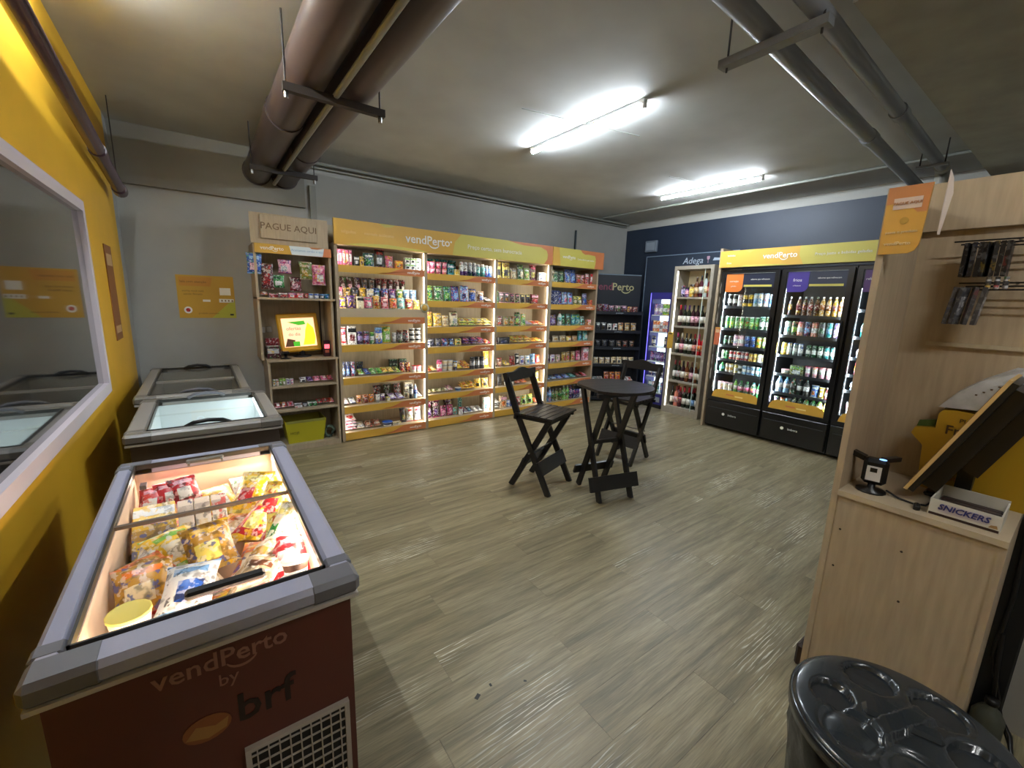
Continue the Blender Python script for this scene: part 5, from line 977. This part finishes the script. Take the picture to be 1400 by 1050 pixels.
# things behind and beside the kiosk
t = thing('floor_box', 'dark brown box on the floor behind the left edge of the right kiosk', 'box', (2.05, .52, 0))
MB().rbox(.02, -.02, 0, .2, .05, .11, .01).build('body', mat('box_dark_brown', '2c1c14', .5), t)
for i, pts in enumerate(([(2.295, .02, .45), (2.29, .01, .30), (2.28, .0, .2), (2.25, -.06, .10), (2.2, -.08, .03), (2.0, -.02, .012)], [(2.305, .03, .9), (2.30, .02, .6), (2.30, .03, .35), (2.29, -.03, .12), (2.25, -.08, .02)])):
    tag(MB().tube(pts, .007, 8).build('power_cable', BLK), ['black power cable curling on the floor beside the right kiosk', 'black power cable hanging behind the right kiosk'][i], 'cable')
t = thing('water_jug', 'dull grey-green plastic bottle standing beside the right kiosk', 'bottle', (2.24, -.0, 0))
MB().lathe([(.042, 0), (.045, .01), (.045, .14), (.03, .17), (.018, .18), (.018, .20)], 14).build('bottle_body', mat('jug_greygreen', '4c5046', .4), t); MB().lathe([(.02, .195), (.02, .215), (.0001, .216)], 10).build('bottle_cap', BLK, t)

# ---------------------------------------------------------------- waste bin with recycling lid
BIN = mat('bin_black', '23282c', .25, coat=.3); BINB = mat('bin_bag_black', '0a0b0d', .25, bump=.5, scale=12)
cx_, cy_, BH = 1.29, .12, .60
t = thing('waste_bin', 'round black waste bin with cut-out lid in the bottom right corner', 'bin', (cx_, cy_, 0))
MB().lathe([(.15, 0), (.16, .01), (.19, BH-.06), (.20, BH-.03)], 36).build('bin_body', BIN, t)
r = random.Random(3); prof = []; b = MB(); n = 40; vs = []; fs = []
for k, (rr, z) in enumerate([(.196, .28), (.20, .34), (.206, .42), (.212, .50), (.213, BH-.045), (.207, BH-.02)]):
    for i in range(n): a = 2*PI*i/n; q = rr+.006*math.sin(a*9+k)*(1 if k < 5 else .2)+r.uniform(-.003, .004); vs.append((q*math.cos(a), q*math.sin(a), z+(r.uniform(-.02, .02) if k == 0 else 0)))
for k in range(5):
    for i in range(n): j = (i+1) % n; fs.append((k*n+i, k*n+j, k*n+n+j, k*n+n+i))
MB().add(vs, fs, 0, True).build('bin_bag', BINB, t)
# lid: annular grid with six round dishes pressed in and two wedge openings beside the centre bridge
NR, NA = 22, 96; R0 = .222
dish = [(.135, math.radians(a)) for a in (150, 105, 205, 40, -20, -80)]
vs = []; fs = []
def lidz(x, y):
    rr = math.hypot(x, y); z = .018*(1-(rr/R0)**2)**.5 if rr < R0 else 0
    z += .006*min(1, max(0, (R0-rr)/.01))
    for q, (dr_, da) in enumerate(dish):
        dx, dy = x-dr_*math.cos(da), y-dr_*math.sin(da); e = math.hypot(dx, dy)
        rad = [.062, .046, .062, .056, .056, .056][q]
        if e < rad: s_ = min(1, (rad-e)/.007); z -= (.012 if q in (0, 2) else .026)*s_ - (.010*(1-(e/rad)**2) if q in (0, 2) else 0)
    if abs(y*.94+x*.34) < .022 and rr < .10: z += .012
    return z
NR = 44
for k in range(NR+1):
    rr = R0*k/NR
    for i in range(NA): a = 2*PI*i/NA; x, y = rr*math.cos(a), rr*math.sin(a); vs.append((x, y, lidz(x, y)))
for k in range(NR):
    for i in range(NA): j = (i+1) % NA; fs.append((k*NA+i, k*NA+NA+i, k*NA+NA+j, k*NA+j))
ld = MB().add(vs, fs, 0, True).build('lid', BIN, t, T(0, 0, BH))
MB().lathe([(R0-.002, -.03), (R0+.004, -.028), (R0+.004, .0), (R0-.001, .004)], 64).build('lid_rim', BIN, ld)
for a in (40, -20, -80, 105):
    x, y = .135*math.cos(math.radians(a)), .135*math.sin(math.radians(a)); MB().lathe([(.044, -.0), (.044, .001)], 24, c=(x, y)).build('dish_opening', mat('opening_black', '020202', .8), ld, T(0, 0, -.006 if a != 105 else -.004))
MB().rbox(-.02, -.075, .012, .02, .075, .034, .008).build('lid_handle', BIN, ld, Matrix.Rotation(.35, 4, 'Z'))

t = thing('hang_tag', 'orange rounded tag on the left frame of the left drink fridge', 'tag', (5.452, 2.975, 1.12), R9)
MB().rbox(0, 0, 0, .075, .006, .23, .002).build('card', mat('tag_orange', 'c86a48', .5), t); MB().box(.012, -.001, .16, .062, 0, .20).build('print', mat('tag_pale', 'e0b88c', .5), t); MB().box(.005, -.001, .208, .07, 0, .226).build('top_print', YEL, t)

t = thing('gap_dark_box', 'black box added to darken the gap behind the right kiosk', 'box', (2.315, -.028, 0))  # plain black box added so the gap beside the kiosk reads dark
MB().rbox(0, 0, .10, .11, .30, .90, .006).build('housing', mat('gap_fill_black', '14171c', .4), t); MB().rbox(.01, .01, 0, .10, .28, .10, .004).build('base', BLK, t)
